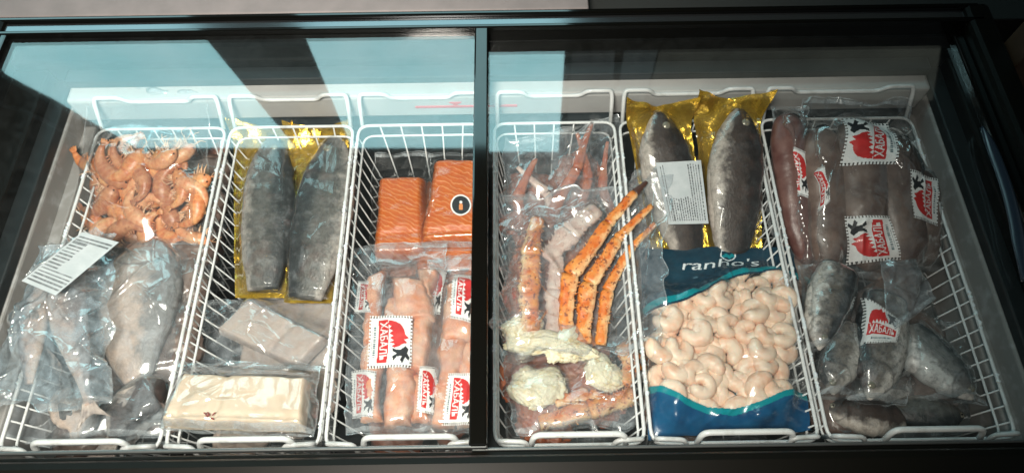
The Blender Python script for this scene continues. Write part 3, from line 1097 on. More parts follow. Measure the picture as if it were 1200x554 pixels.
def label_raster(nx, ny, blank, seed=0, top=.1):
    """a printed paper label: rows of unreadably small print; blank = (x0,x1,y0,y1) left empty"""
    rnd = np.random.default_rng(seed)
    X, Y = np.meshgrid((np.arange(nx) + .5) / nx, (np.arange(ny) + .5) / ny)
    R = np.zeros((ny, nx), int)
    rows = 16
    for k in range(rows):
        y0 = .06 + k * .9 / rows
        x = .05
        big = k in (13,)
        while x < .95:
            w = rnd.uniform(.01, .04)
            bl = blank[0] < x + w / 2 < blank[1] and blank[2] < y0 < blank[3]
            if not bl and x + w < .96 and not (k in (11,) and rnd.random() < .4):
                R[(X > x) & (X < x + w) & (Y > y0) & (Y < y0 + (.042 if big else .026))] = 1
            x += w + rnd.uniform(.008, .016)
    return R


# ------------------------------------------------------------------ room: window wall ahead, ledge behind, boards
ZG = .100   # top of the left lid glass


def mirror_at(px, py, Y):
    """where the view ray through a photo pixel, mirrored in the lid glass, meets the wall at depth Y"""
    d = rayd(px, py)
    t = (CAMP[2] - ZG) / -d[2]
    g = CAMP + d * t
    k = (Y - g[1]) / d[1]
    return np.array([g[0] + d[0] * k, Y, ZG - d[2] * k])


WY = 2.5
g = MB(); g.box(-9, 9, -6, 12, -.93, -.90)
tag(g.build('floor', M['wall'], None, False), kind='structure')
wl = MB()
wl.box(-5, 5, WY + .12, WY + .3, -.9, 5.2)
wallo = wl.build('back_wall', M['wall'], None, False)
tag(wallo, 'dark shop wall standing behind the freezer', 'wall')
cl = MB(); cl.box(-5, 5, -3, 2.8, 5.2, 5.3)
tag(cl.build('ceiling', M['wall'], None, False), kind='structure')


def wall_panel(name, pix, mat, parent, y, th, extra=None):
    P = np.array([mirror_at(px, py, y) for px, py in pix])
    n = len(P)
    V = np.vstack([P, P + np.array([0, th, 0])])
    F = [tuple(range(n)), tuple(range(2 * n - 1, n - 1, -1))] + [(i, (i + 1) % n, n + (i + 1) % n, n + i) for i in range(n)]
    return obj(name, V, F, M[mat], parent, smooth=False)


wb = mirror_at(60, 172, WY)
we = empty('shop_window', (wb[0], WY, wb[2]), 'tall teal daylit window whose reflection fills the left lid glass', 'window')
p0 = [mirror_at(a, b, WY) for a, b in ((-260, -25), (186, -25), (232, 37), (345, 173), (-260, 173))]
wall_panel('pane', [(-260, -25), (186, -25), (232, 37), (345, 173), (-260, 173)], 'pane', we, WY, .02)
wall_panel('pane', [(330, -25), (672, -25), (663, 43), (655, 173), (412, 173), (385, 110), (354, 37)], 'pane', we, WY, .02)
wall_panel('band_glow', [(188, -25), (328, -25), (352, 37), (383, 110), (410, 173), (347, 173), (234, 37)], 'glow_band', we, WY - .03, .05)  # glowing panel added between the panes to lighten the mirrored band
sw = mirror_at(720, 100, WY)
w2 = empty('side_glow', (sw[0], WY, sw[2]), 'added dim grey glow panels mirrored faintly in the right lid glass', 'window')
wall_panel('pane', [(672, 45), (722, 45), (716, 165), (664, 165)], 'glow_dim', w2, WY, .02)  # this panel and the next are added glow, mirrored as grey bands
wall_panel('pane', [(735, 45), (775, 45), (757, 110), (725, 110)], 'glow_dim', w2, WY, .02)
wall_panel('veil_panel', [(778, 45), (1108, 50), (1098, 112), (762, 108)], 'glow_veil', w2, WY, .02)  # wide glowing panel added for the reflected haze
# dark awning cloth added before the window to cut a curved edge into the reflection
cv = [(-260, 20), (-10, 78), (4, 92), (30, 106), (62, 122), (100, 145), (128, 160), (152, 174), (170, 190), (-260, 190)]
aw = empty('occluder', tuple(mirror_at(60, 172, WY - .2)), 'dark awning with a curved pale hem, added to shape the left lid reflection', 'occluder')
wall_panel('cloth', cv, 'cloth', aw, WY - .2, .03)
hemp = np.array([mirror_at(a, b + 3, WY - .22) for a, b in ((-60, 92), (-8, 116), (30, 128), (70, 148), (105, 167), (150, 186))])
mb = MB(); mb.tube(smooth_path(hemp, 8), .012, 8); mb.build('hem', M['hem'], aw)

# pale ledge behind the freezer and dark things at its right
lb = MB(); lb.box(-1.6, .15, .948, 1.9, -.9, .105, .004)
tag(lb.build('stone_ledge', M['ledge']), 'pale grey stone ledge behind the freezer at upper left', 'ledge')
bb = MB()
bb.box(.900, 1.5, .80, .86, -.9, .18, .004)
tag(bb.build('brown_board', M['brown']), 'dark brown board standing at the right back corner of the freezer', 'board')
kb = MB(); kb.box(.153, 1.9, .948, 1.9, -.9, .06, .004)
tag(kb.build('dark_counter', M['wall']), 'dark low counter behind the freezer at upper right', 'counter')

# ------------------------------------------------------------------ chest freezer
fz = empty('chest_freezer', (-.045, .53, -.9), 'black chest freezer with two sliding glass lids over six wire baskets', 'freezer')
XL, XR, XC = -.93, .84, -.045
LI, RI = -.830, .787
c = MB()
c.box(XL, XR, .10, .158, -.86, .085, .006)
c.box(XL, XR, .865, .93, -.86, .070, .006)
c.box(XL, LI - .032, .158, .865, -.86, .055, .006)
c.box(RI + .032, XR, .158, .865, -.86, .055, .006)
c.build('body', M['black'], fz, False)
ln = MB()
ln.box(LI, RI, .805, .87, -.028, .034, .006)
ln.box(LI, RI, .12, .166, -.5, .0, .006)
# stepped side walls: a lower, narrower lip
ln.build('liner', M['liner'], fz, False)
for xo0, xo1, x0, x1 in ((LI - .03, LI, LI - .002, LI + .022), (RI, RI + .03, RI - .022, RI + .002)):
    ln = MB()
    ln.box(xo0, xo1, .15, .86, -.5, .008, .004)
    ln.box(x0, x1, .168, .80, -.5, -.035, .004)
    ln.build('side_lip', M['lip'], fz, False)
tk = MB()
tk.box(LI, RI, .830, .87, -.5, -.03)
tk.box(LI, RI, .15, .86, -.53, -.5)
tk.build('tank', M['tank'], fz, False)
gk = MB()
gk.box(LI - .034, LI - .003, .16, .86, .009, .030, .003)
gk.box(RI + .003, RI + .034, .16, .86, .009, .030, .003)
gk.box(LI, RI, .835, .866, .034, .052, .003)
gk.build('gasket', M['gasket'], fz, False)
# load line on the back wall: red stripe and triangle
for px0, px1 in ((487, 606),):
    a = at(px0, 128, .0); b = at(px1, 128, .0)
    zz = .003
    mb = MB()
    mb.box(a[0], b[0], .803, .806, zz - .0022, zz + .0022)
    xm = (a[0] + b[0]) / 2 - .02
    mb.add([(xm - .012, .8035, zz + .013), (xm + .012, .8035, zz + .013), (xm, .8035, zz + .003), (xm - .012, .806, zz + .013), (xm + .012, .806, zz + .013), (xm, .806, zz + .003)],
           [(0, 2, 1), (3, 4, 5), (0, 1, 4, 3), (1, 2, 5, 4), (2, 0, 3, 5)])
    mb.build('load_line', M['red'], fz, False)


def lid(x0, x1, z0, frame_right, handle_x):
    e = empty('sliding_lid', (0, 0, 0)); e.parent = fz
    e.location = Vector(((x0 + x1) / 2, .53, z0)) - fz.location
    m = MB(); m.box(x0 + .004, x1 - .004, .163, .898, z0 - .004, z0)
    m.build('glass_pane', M['glass'], e, False)
    for (a, b) in frame_right:
        m = MB(); m.box(a, b, .160, .902, z0 - .010, z0 + .010, .003)
        m.build('lid_frame', M['gloss_black'], e, False)
    m = MB()
    m.box(x0, x1, .158, .1625, z0 - .008, z0 + .006, .002)
    m.build('front_strip', M['alu'], e, False)
    return e


l1 = lid(XL, -.0375, ZG, [(XL, XL + .012), (-.0625, -.0375)], 0)
l2 = lid(-.060, XR, ZG - .022, [(XR - .02, XR)], 0)
m = MB()
hp = [at(1150, 150, .09), at(1160, 168, .094), at(1178, 215, .096), at(1190, 260, .096), at(1196, 300, .094), at(1199, 330, .09)]
hv, hf, hu, _q = loft(smooth_path(hp, 6), np.array([0, 0, 1.]), np.interp(np.linspace(0, 1, 31), [0, .25, .7, 1], [.002, .010, .011, .002]), np.full(31, .005), 10)
m.add(hv, hf, hu); m.build('handle', pbr('grip_plastic', (.02, .03, .045), .25), l2)
# top frame bars around the lids
m = MB()
m.box(XL - .03, XR + .03, .899, .907, .060, .112, .002)
m.box(XL - .03, XR + .03, .931, .941, .060, .112, .003)
m.build('back_rail', M['gloss_black'], fz, False)
m = MB()
m.box(XL - .03, XR + .03, .9071, .9309, .060, .104, .001)
m.build('rail_strip', M['strip'], fz, False)
m = MB()
m.box(XL - .03, XR + .03, .02, .150, -.86, .108, .012)
m.build('front_rail', M['black'], fz, False)
for xa, xb in ((XL - .05, XL), (XR, XR + .05)):
    m = MB()
    m.box(xa, xb, .02, .943, -.86, .112, .01)
    m.build('end_rail', M['black'], fz, False)


# ------------------------------------------------------------------ wire baskets
BY0, BY1, BD = .178, .765, .205


def basket(x0, x1, label):
    e = empty('wire_basket', ((x0 + x1) / 2, (BY0 + BY1) / 2, -BD), label, 'basket', 'white wire baskets hanging in the freezer')
    ti = .026
    m = MB()
    rim = round_path([(x0, BY0, 0), (x1, BY0, 0), (x1, BY1, 0), (x0, BY1, 0)], .022, 5, True)
    rn = np.random.default_rng(int(abs(x0) * 1000))
    m.tube(rim, .0029, 8, True)
    frost_at = [(x0, y_, 0) for y_ in rn.uniform(BY0 + .03, BY1 - .03, 9)] + [(x1, y_, 0) for y_ in rn.uniform(BY0 + .03, BY1 - .03, 9)]
    lo = round_path([(x0 + .004, BY0 + .003, -.028), (x1 - .004, BY0 + .003, -.028), (x1 - .004, BY1 - .004, -.028), (x0 + .004, BY1 - .004, -.028)], .022, 5, True)
    m.tube(lo, .0022, 6, True)
    m.build('rim', M['wire'], e)
    m = MB()
    for fx, fy, fz_ in frost_at:
        for q in range(4):
            yy = fy + rn.uniform(-.010, .010)
            ll = rn.uniform(.002, .006)
            m.tube([(fx + rn.uniform(-.001, .001), yy - ll, fz_ + .001), (fx + rn.uniform(-.001, .001), yy, fz_ + rn.uniform(.001, .0025)), (fx, yy + ll, fz_ + .001)], [.0012, rn.uniform(.0025, .0042), .001], 6)
    m.build('frost', M['frost'], e)['kind'] = 'stuff'
    m = MB()
    k = int((BY1 - BY0) / .0235)
    for i in range(1, k):
        y = BY0 + (BY1 - BY0) * i / k
        m.tube(round_path([(x0, y, 0), (x0 + ti, y, -BD), (x1 - ti, y, -BD), (x1, y, 0)], .012, 3), .0014, 5)
    k = max(5, int((x1 - x0) / .034))
    for i in range(1, k):
        f = i / k
        xa = x0 + (x1 - x0) * f; xb = x0 + ti + (x1 - x0 - 2 * ti) * f
        m.tube(round_path([(xa, BY0, 0), (xb, BY0 + .02, -BD + .003), (xb, BY1 - .03, -BD + .003), (xa, BY1, 0)], .012, 3), .0015, 5)
    m.build('wire_mesh', M['wire'], e)
    w = x1 - x0
    # back hook rod resting on the liner
    y1 = BY1
    pts = [(x0 + .006, y1, -.004), (x0 + .006, y1 + .028, .038), (x0 + .008, y1 + .036, .048), (x0 + .052, y1 + .036, .048), (x0 + .064, y1 + .040, .030),
           (x1 - .064, y1 + .040, .030), (x1 - .052, y1 + .036, .048), (x1 - .008, y1 + .036, .048), (x1 - .006, y1 + .028, .038), (x1 - .006, y1, -.004)]
    m = MB(); m.tube(round_path(pts, .010, 4), .0040, 8); m.build('hook', M['wire'], e)
    # front hooks at the two corners and the pull handle between them
    for xa, sg in ((x0 + .006, 1), (x1 - .006, -1)):
        m = MB()
        pts = [(xa, BY0 + .012, -.03), (xa, BY0 + .004, .018), (xa + sg * .040, BY0 + .002, .018), (xa + sg * .048, BY0 - .012, -.012)]
        m.tube(round_path(pts, .009, 4), .0038, 8); m.build('front_hook', M['wire'], e)
    m = MB()
    cx = (x0 + x1) / 2 + .012
    hw = .066
    pts = [(cx - hw - .008, BY0 - .006, -.014), (cx - hw, BY0 + .010, .028), (cx + hw, BY0 + .010, .028), (cx + hw + .008, BY0 - .006, -.014)]
    m.tube(round_path(pts, .012, 5), .0046, 10); m.build('handle', M['wire'], e)
    return e


BX = [(-.775, -.535), (-.525, -.295), (-.285, -.05), (-.030, .195), (.205, .456), (.470, .752)]
BL = ['leftmost white wire basket holding the whole shrimp and large silver fish',
      'white wire basket holding the gold trout packs and pale fillet blocks',
      'white wire basket holding the orange salmon pieces, left of the centre bar',
      'white wire basket holding the spiny crab legs, right of the centre bar',
      'white wire basket holding the blue bag of peeled shrimp',
      'rightmost white wire basket holding brown squid and frosted fish']
for (a, b), l in zip(BX, BL):
    basket(a, b, l)

# ------------------------------------------------------------------ deepest layer: bags on the basket floors
def under(label, bx, kind, seed, group, zz=-.152):
    k_ = -zz / BD * .026 + .003
    x0, x1 = bx[0] + k_, bx[1] - k_
    p = Pack('frozen_bag', label, 'bag', [project(np.array(q)) for q in ((x0, .748, zz), (x1, .748, zz), (x1, .195, zz), (x0, .195, zz))], zz, group)
    rn = random.Random(seed)
    for k in range(14):
        c_ = p.base(np.array(.27 + .46 * (k % 2) + rn.uniform(-.06, .06)), np.array(.08 + .84 * k / 13)) + p.n * .018
        if kind in ('crab_dull',):
            lump(p, c_, .05, .045, .022, kind, 'crab_piece', seed + k, yaw=rn.uniform(0, 3))
        else:
            lump(p, c_, .062, .045, .024, kind, 'frozen_piece', seed + k, amp=.14, yaw=rn.uniform(0, 3))
    p.film('film_dim', wr=.004, seed=seed, cell=.003, lowfreq=.02)


under('frosty bag of grey fish deepest in the leftmost basket', BX[0], 'squid', 401, 'bags on the basket floors', -.10)
under('beige bag deepest under the gold trout packs', BX[1], 'fillet_grey', 411, 'bags on the basket floors')
under('pinkish bag deepest under the salmon packs', BX[2], 'salmon_dark', 421, 'bags on the basket floors', -.175)
under('bag of dull crab pieces deepest under the crab legs', BX[3], 'crab_dull', 431, 'bags on the basket floors', -.115)
under('dark bag deepest in the blue bag basket', BX[4], 'squid', 441, 'bags on the basket floors', -.14)
under('dark brown bag deepest in the rightmost basket', BX[5], 'squid', 451, 'bags on the basket floors', -.085)

# ------------------------------------------------------------------ basket 1
p = Pack('shrimp_bag', 'clear bag of dark brown shrimp underneath the orange shrimp bag', 'bag', [(118, 160), (272, 160), (262, 335), (100, 335)], (-.150, -.150), 'bags of whole shrimp')
rnd = random.Random(3)
k = 0
for j in range(5):
    for i in range(4):
        px = 130 + i * 38 + rnd.uniform(-9, 9); py = 178 + j * 32 + rnd.uniform(-8, 8)
        shrimp(p, p.pt(px, py, .012), rnd.uniform(0, 6.28), .095, rnd.uniform(-.2, .2), 'shrimp_dark', 2.2, 300 + k); k += 1
p.film('film_dim', wr=.002, seed=12, press=.00001)

p = Pack('shrimp_bag', 'clear bag of orange whole cooked shrimp, topmost in the leftmost basket', 'bag', [(104, 104), (244, 106), (246, 292), (88, 292)], (.030, -.095), 'bags of whole shrimp')
k = 0
for layer in range(3):
    for j in range(4):
        for i in range(5):
            if layer == 2 and rnd.random() < .4: continue
            px = 104 + i * 32 + (16 if j % 2 else 0) + layer * 9 + rnd.uniform(-9, 9); py = 184 + j * 28 + layer * 4 + rnd.uniform(-7, 7)
            if px > 236 or px < 110: continue
            shrimp(p, p.pt(px, py, .012 + .013 * layer), rnd.uniform(0, 6.28), rnd.uniform(.086, .104), rnd.uniform(-.3, .3),
                   ('shrimp', 'shrimp_pink', 'shrimp_brown')[(i + 2 * j + layer) % 3], rnd.uniform(1.5, 2.3), 100 + k); k += 1
p.film('film_dim', wr=.0035, wfreq=16, ang=.1, creases=50, seed=21, iters=500, eps=.002, ragged=.006)

p = Pack('fish_bag', 'crumpled bluish clear bag of pink fish with a white label, in the leftmost basket', 'bag', [(52, 284), (138, 272), (128, 476), (-26, 484)], (.004, .002), 'bags of whole fish')
fish(p, [(92, 296, .018), (78, 350, .02), (92, 420, .02), (104, 474, .016)], .058, .030, 1, 'fish_pink', True, False, fin='fin_pale', pect=False)
fish(p, [(48, 330, .014), (38, 390, .016), (34, 450, .012)], .044, .026, -1, 'fish_pink', False, False, fin='fin_pale', cut=.9)
p.film('film_milky', wr=.012, wfreq=22, ang=.75, creases=160, seed=33, lowfreq=.018, ragged=.02, edge_wave=.008)
p.decal('label', label_raster(190, 104, (.42, .95, .3, .8), 4), [(98, 273), (141, 285), (67, 347), (27, 330)][0:1] + [(141, 285), (67, 347), (27, 330)], [M['paper'], M['ink']], off=.004, rigid=1.0)

p = Pack('fish_bag', 'clear bag of fish tails at the front edge of the leftmost basket', 'bag', [(16, 440), (196, 440), (196, 516), (4, 522)], (-.070, -.050), 'bags of whole fish')
fish(p, [(192, 446, .02), (150, 480, .02), (128, 520, .016)], .075, .036, 1, 'fish_brown', True, False, fin='fin_pale')
fish(p, [(70, 455, .014), (95, 490, .016), (90, 518, .014)], .07, .03, 1, 'fish_silver', False, False, cut=.9)
p.film('film', wr=.006, wfreq=18, seed=38, lowfreq=.012)

p = Pack('fish_bag', 'wrinkled clear bag around a large silver fish beside the second basket', 'bag', [(118, 276), (236, 276), (204, 492), (98, 486)], (-.085, -.070), 'bags of whole fish')
fish(p, [(174, 280, .026), (166, 340, .030), (158, 400, .028), (164, 452, .022), (170, 474, .016)], .138, .054, 1, 'fish_silver', True, False, fin='fin', pect=False)
p.film('film_pale', wr=.007, wfreq=20, ang=1.15, creases=85, seed=45, press=.00001, ragged=.014, edge_wave=.007)

# ------------------------------------------------------------------ basket 2
p = Pack('fillet_pack', 'flat beige fillet pack lying lowest under the gold trout packs', 'pack', [(286, 326), (414, 322), (398, 470), (256, 470)], (-.130, -.125), 'packs of pale fish fillet')
slab(p, [(296, 340), (408, 334), (396, 440), (276, 440)], 0, .024, .01, 'fillet_grey', seed=3, crease=[('u', .55, .004, .05)])
p.film('film_tight', wr=.0016, seed=51)


def gold_pack(label, corners, z, fishpts, wid, side, flare, seed, mat='fish_trout'):
    p = Pack('trout_pack', label, 'pack', corners, z, 'gold vacuum packs of whole trout')
    fish(p, fishpts, wid, .044, side, mat, False, True, cut=.76, pect=False)
    p.film('film_gold', wr=.0028, wfreq=26, ang=1.2, seed=seed, press=.00004, iters=120, ragged=.004, seal=False)
    # stiff gold foil tray under the fish, its end curled up
    ns, nt = 50, 70
    S, T = np.meshgrid(np.linspace(-.01, 1.01, ns), np.linspace(-.01, 1.01, nt))
    X, Y = S * p.W, T * p.L
    up = flare * np.clip((T - .86) / .14, 0, 1) ** 2 * (.35 + 1.3 * np.abs(S - .5) * 2 + .4 * fbm(X * 30, Y * 30, seed))
    up = up + .006 * np.clip((np.abs(S - .5) * 2 - .82) / .18, 0, 1) * (1 + .6 * vnoise(Y * 40, X * 0, seed)) + .0016 * fbm(X * 60, Y * 60, seed + 5)
    G = p.base(S, T) + p.n * (up - .003)[..., None] + p.ex * (.006 * np.clip((T - .85) / .15, 0, 1) * np.sign(S - .5) * np.abs(S - .5) * 2)[..., None]
    G2 = G - p.n * .0012
    n0 = ns * nt
    F = np.vstack([grid_faces(nt, ns), grid_faces(nt, ns, n0)[:, ::-1]])
    obj('gold_tray', np.vstack([G.reshape(-1, 3), G2.reshape(-1, 3)]), F, M['gold'], p.e)
    return p


gold_pack('gold backed trout pack at left in the second basket', [(276, 150), (346, 156), (344, 346), (276, 346)], (-.062, -.080),
          [(320, 160, .022), (316, 220, .026), (312, 280, .026), (308, 340, .02)], .098, 1, .022, 61)
gold_pack('gold backed trout pack tilted at right in the second basket', [(342, 156), (412, 152), (394, 352), (334, 352)], (-.055, -.075),
          [(394, 160, .022), (384, 220, .026), (372, 285, .026), (358, 350, .02)], .108, -1, .024, 67)

p = Pack('fillet_pack', 'grey beige fillet pack tilted behind the cream fillet pack', 'pack', [(232, 352), (392, 344), (392, 440), (222, 436)], (-.098, -.088), 'packs of pale fish fillet')
slab(p, [(292, 350), (384, 396), (350, 432), (254, 388)], 0, .024, .007, 'fillet_grey', seed=8, crease=[('u', .62, .006, .035)])
p.film('film', wr=.005, wfreq=20, ang=.7, seed=72, ragged=.012, edge_wave=.007, lowfreq=.008)

p = Pack('fillet_pack', 'cream fillet pack with a red spot at the front of the second basket', 'pack', [(212, 424), (378, 430), (366, 512), (184, 508)], (-.030, .000), 'packs of pale fish fillet')
o = slab(p, [(216, 438), (362, 443), (356, 500), (188, 496)], 0, .028, .007, 'fillet', seed=14, crease=[('u', .36, .006, .03), ('u', .10, .004, .04), ('u', .86, .003, .04), ('v', .14, .003, .06)], lump=.0018)
p.film('film_b', wr=.0032, wfreq=14, ang=.2, creases=60, seed=75, press=.00002, ragged=.008)
sp = MB()
for k in range(9):
    c_ = bil(p.G, *p.inv(245 + rnd.uniform(-5, 6), 486 + rnd.uniform(-4, 3)))
    e_ = c_ + p.ex * rnd.uniform(-.006, .006) + p.ey * rnd.uniform(-.004, .004)
    sp.tube([c_ - p.n * .0012, e_ - p.n * .0012], .0011, 6)
sp.build('blood_spot', M['blood'], o)

# ------------------------------------------------------------------ basket 3
p = Pack('salmon_pack', 'orange salmon piece lowest, half hidden under the two other salmon packs', 'pack', [(486, 268), (562, 268), (560, 330), (480, 330)], (-.135, -.125), 'vacuum packs of salmon')
slab(p, [(490, 274), (558, 274), (558, 322), (486, 322)], 0, .03, .012, 'salmon', name='salmon_piece', seed=31)
p.film('film_gold', wr=.0015, seed=81)
p = Pack('salmon_pack', 'plain orange salmon pack at left without a round sticker', 'pack', [(440, 182), (504, 180), (504, 316), (428, 314)], (-.105, -.118), 'vacuum packs of salmon')
slab(p, [(443, 208), (497, 207), (500, 300), (437, 302)], 0, .034, .014, 'salmon', rag=.004, lump=.0025, name='salmon_piece', seed=33, crease=[('v', .25, .004, .03)])
p.film('film_gold', wr=.0028, wfreq=18, ang=1.3, seed=83, press=.00003, ragged=.008)
p = Pack('salmon_pack', 'orange salmon pack with a round black sticker beside the centre bar', 'pack', [(500, 180), (568, 180), (568, 296), (484, 296)], (-.092, -.102), 'vacuum packs of salmon')
slab(p, [(509, 187), (566, 187), (566, 284), (492, 286)], 0, .036, .014, 'salmon', rag=.004, lump=.0025, name='salmon_piece', seed=36, crease=[('v', .12, .006, .03)])
p.film('film_gold', wr=.0022, wfreq=18, ang=1.3, seed=86, press=.00003, ragged=.006)
X, Y = np.meshgrid((np.arange(44) + .5) / 44, (np.arange(44) + .5) / 44)
r_ = np.hypot(X - .5, Y - .5)
R = np.where(r_ < .5, 0, -1); R[r_ < .43] = 2; R[(r_ < .46) & (r_ >= .43)] = 0
R[fill_poly(X, Y, [(.42, .28), (.58, .28), (.6, .5), (.55, .56), (.45, .56), (.40, .5)])] = 4
R[np.hypot(X - .5, Y - .63) < .07] = 0
p.decal('round_sticker', R, [(528, 228), (552, 228), (552, 253), (528, 253)], STK + [M['icon_orange']], off=.001)


def trim_body(p, pts, w, th, seed, mat='salmon_pale', name='salmon_trim'):
    W = [p.pt(x, y, h) for x, y, h in pts]
    path = smooth_path(W, 12); K = len(path)
    t = np.linspace(0, 1, K)
    a = np.interp(t, [0, .1, .3, .6, .85, 1], [.35, .85, 1, .8, .55, .3]) * w / 2
    V, F, uv, _ = loft(path, p.n, a, a * 0 + np.interp(t, [0, .12, .8, 1], [.3, 1, .8, .3]) * th / 2, 20, 1, (.22, 5, seed), .85)
    return p.add(name, V, F, M[mat], uv)


p = Pack('stickered_bag', 'clear bag of orange salmon trimmings with the largest stamp sticker, in third basket', 'bag', [(412, 290), (524, 284), (518, 510), (402, 510)], (-.080, -.055), 'stamp stickered bags of salmon trimmings')
for q, (cs, h0, th, mt) in enumerate([
        ([(462, 322), (500, 328), (508, 372), (458, 380)], .014, .018, 'salmon_pale'), ([(452, 350), (478, 346), (486, 430), (452, 440)], .008, .018, 'salmon_trim'),
        ([(484, 360), (508, 366), (500, 440), (478, 436)], .006, .018, 'salmon_pale'), ([(454, 424), (486, 428), (482, 500), (450, 496)], .010, .020, 'salmon_pale'),
        ([(428, 322), (452, 318), (446, 400), (424, 404)], .002, .014, 'salmon_trim'), ([(424, 404), (450, 400), (446, 492), (420, 492)], .002, .014, 'salmon_pale'),
        ([(480, 436), (506, 442), (504, 496), (482, 496)], .004, .014, 'salmon_trim'), ([(486, 312), (512, 316), (508, 360), (492, 356)], .004, .014, 'salmon_pale')]):
    slab(p, cs, h0, th, .009, mt, 'salmon_trim', 60 + q, rag=.008, lump=.004, dome=.006, nu=34, nv=34)
p.film('film', wr=.0035, wfreq=20, ang=.9, seed=91, press=.00001, ragged=.010, edge_wave=.006)
p.decal('sticker', STAMP, [(484, 372), (482, 432), (430, 432), (434, 370)], STK)
p.decal('sticker', STAMP, [(440, 330), (437, 366), (414, 366), (418, 330)], STK, off=-.0022, label='faded stamp sticker folded round the bag edge')
p.decal('sticker', STAMP, [(441, 434), (437, 490), (412, 490), (412, 432)], STK, off=-.0022, label='stamp sticker on the bag side near the front')
p.decal('sticker', STAMP, [(512, 432), (512, 490), (488, 482), (492, 430)], STK, label='crumpled stamp sticker by the bag edge')

p = Pack('stickered_bag', 'clear bag of salmon trimmings against the centre bar, with small stamp stickers', 'bag', [(502, 302), (568, 298), (568, 510), (494, 510)], (-.088, -.060), 'stamp stickered bags of salmon trimmings')
for q, (cs, h0, th, mt) in enumerate([
        ([(524, 330), (558, 328), (556, 396), (518, 400)], .012, .018, 'salmon_pale'), ([(516, 390), (548, 388), (540, 460), (510, 456)], .008, .018, 'salmon_trim'),
        ([(506, 446), (534, 450), (530, 502), (504, 500)], .006, .018, 'salmon_pale'), ([(540, 400), (564, 400), (562, 498), (536, 498)], .004, .016, 'salmon_pale')]):
    slab(p, cs, h0, th, .009, mt, 'salmon_trim', 80 + q, rag=.008, lump=.004, dome=.006, nu=34, nv=34)
p.film('film', wr=.0035, wfreq=20, ang=1.5, seed=97, press=.00001, ragged=.008)
p.decal('sticker', STAMP, [(560, 326), (556, 382), (528, 374), (532, 322)], STK)
p.decal('sticker', STAMP, [(560, 438), (556, 500), (517, 498), (526, 438)], STK)
p.decal('sticker', STAMP, [(524, 318), (516, 370), (496, 364), (504, 312)], STK)

# ------------------------------------------------------------------ basket 4: crab
p = Pack('crab_bag', 'clear bag of crab with dull orange legs at the back of the crab basket', 'bag', [(590, 166), (724, 136), (738, 276), (582, 280)], (-.020, -.085), 'bags of crab')
crab_leg(p, [(694, 144, .024), (676, 198, .028), (640, 266, .022)], [.004, .0105, .013], 'crab_dull', seed=1)
crab_leg(p, [(676, 156, .020), (690, 210, .022), (676, 268, .018)], [.0035, .009, .012], 'crab_dull', seed=2)
crab_leg(p, [(712, 166, .018), (706, 222, .018), (722, 266, .016)], [.003, .009, .011], 'crab_dull', seed=3)
crab_leg(p, [(628, 186, .018), (606, 232, .020), (616, 270, .016)], [.005, .011, .013], 'crab_dull', seed=4)
crab_leg(p, [(606, 196, .014), (640, 226, .016), (654, 262, .014)], [.004, .009, .010], 'crab_pale', seed=5, spines=30)
lump(p, p.pt(604, 262, .010), .026, .020, .012, 'crab_dull', 'crab_shell', 4)
p.film('film', wr=.006, wfreq=17, ang=.9, stretch=5, seed=103, ragged=.016, edge_wave=.008)

p = Pack('crab_bag', 'clear bag of shattered crab legs and white meat lowest at front', 'bag', [(584, 414), (748, 398), (752, 504), (606, 510)], (-.080, -.055), 'bags of crab')
crab_leg(p, [(632, 496, .014), (690, 480, .016), (744, 462, .014)], [.013, .017, .013], 'crab', seed=11)
crab_leg(p, [(728, 404, .018), (742, 425, .018), (730, 450, .018)], [.013, .016, .011], 'crab', seed=12)
crab_leg(p, [(650, 470, .014), (690, 462, .014), (724, 474, .014)], [.010, .012, .010], 'crab', seed=13)
meat_clump(p, 628, 462, .016, .042, .032, 5)
meat_clump(p, 708, 440, .018, .026, .034, 6)
p.film('film', wr=.006, wfreq=18, ang=.3, stretch=4, seed=108, ragged=.014, edge_wave=.008)

p = Pack('crab_bag', 'clear bag of bright orange crab legs, their tips sticking out of it', 'bag', [(584, 236), (782, 206), (764, 412), (584, 428)], (-.038, -.050), 'bags of crab')
crab_leg(p, [(630, 256, .030), (622, 300, .034), (619, 344, .034), (622, 388, .028)], [.012, .017, .018, .014], 'crab', seed=21)
crab_leg(p, [(664, 388, .018), (668, 322, .026), (712, 262, .040), (744, 226, .046), (758, 213, .050)], [.013, .015, .0105, .008, .003], 'crab', tip='crab_tip', seed=22, drape=False)
crab_leg(p, [(684, 402, .018), (690, 332, .026), (724, 280, .040), (764, 241, .052)], [.014, .0145, .0095, .005], 'crab', seed=23, drape=False)
crab_leg(p, [(704, 404, .014), (712, 340, .022), (742, 288, .034), (768, 262, .046)], [.010, .0105, .007, .004], 'crab', seed=27, drape=False)
crab_leg(p, [(648, 390, .014), (650, 340, .016), (652, 300, .016)], [.012, .015, .012], 'crab_pale', seed=24, spines=40, flat=.5)
crab_leg(p, [(640, 304, .02), (668, 272, .024), (700, 244, .028)], [.015, .021, .014], 'crab_pale', seed=25, spines=40, flat=.4)
meat_clump(p, 640, 402, .016, .058, .026, 8)
meat_clump(p, 612, 386, .014, .026, .026, 9)
meat_clump(p, 674, 412, .014, .026, .02, 10)
p.film('film', wr=.006, wfreq=16, ang=.75, stretch=6, seed=112, ragged=.02, edge_wave=.008,
       lift=lambda S, T: .052 * np.clip((S - .68) / .22, 0, 1) ** 1.3)

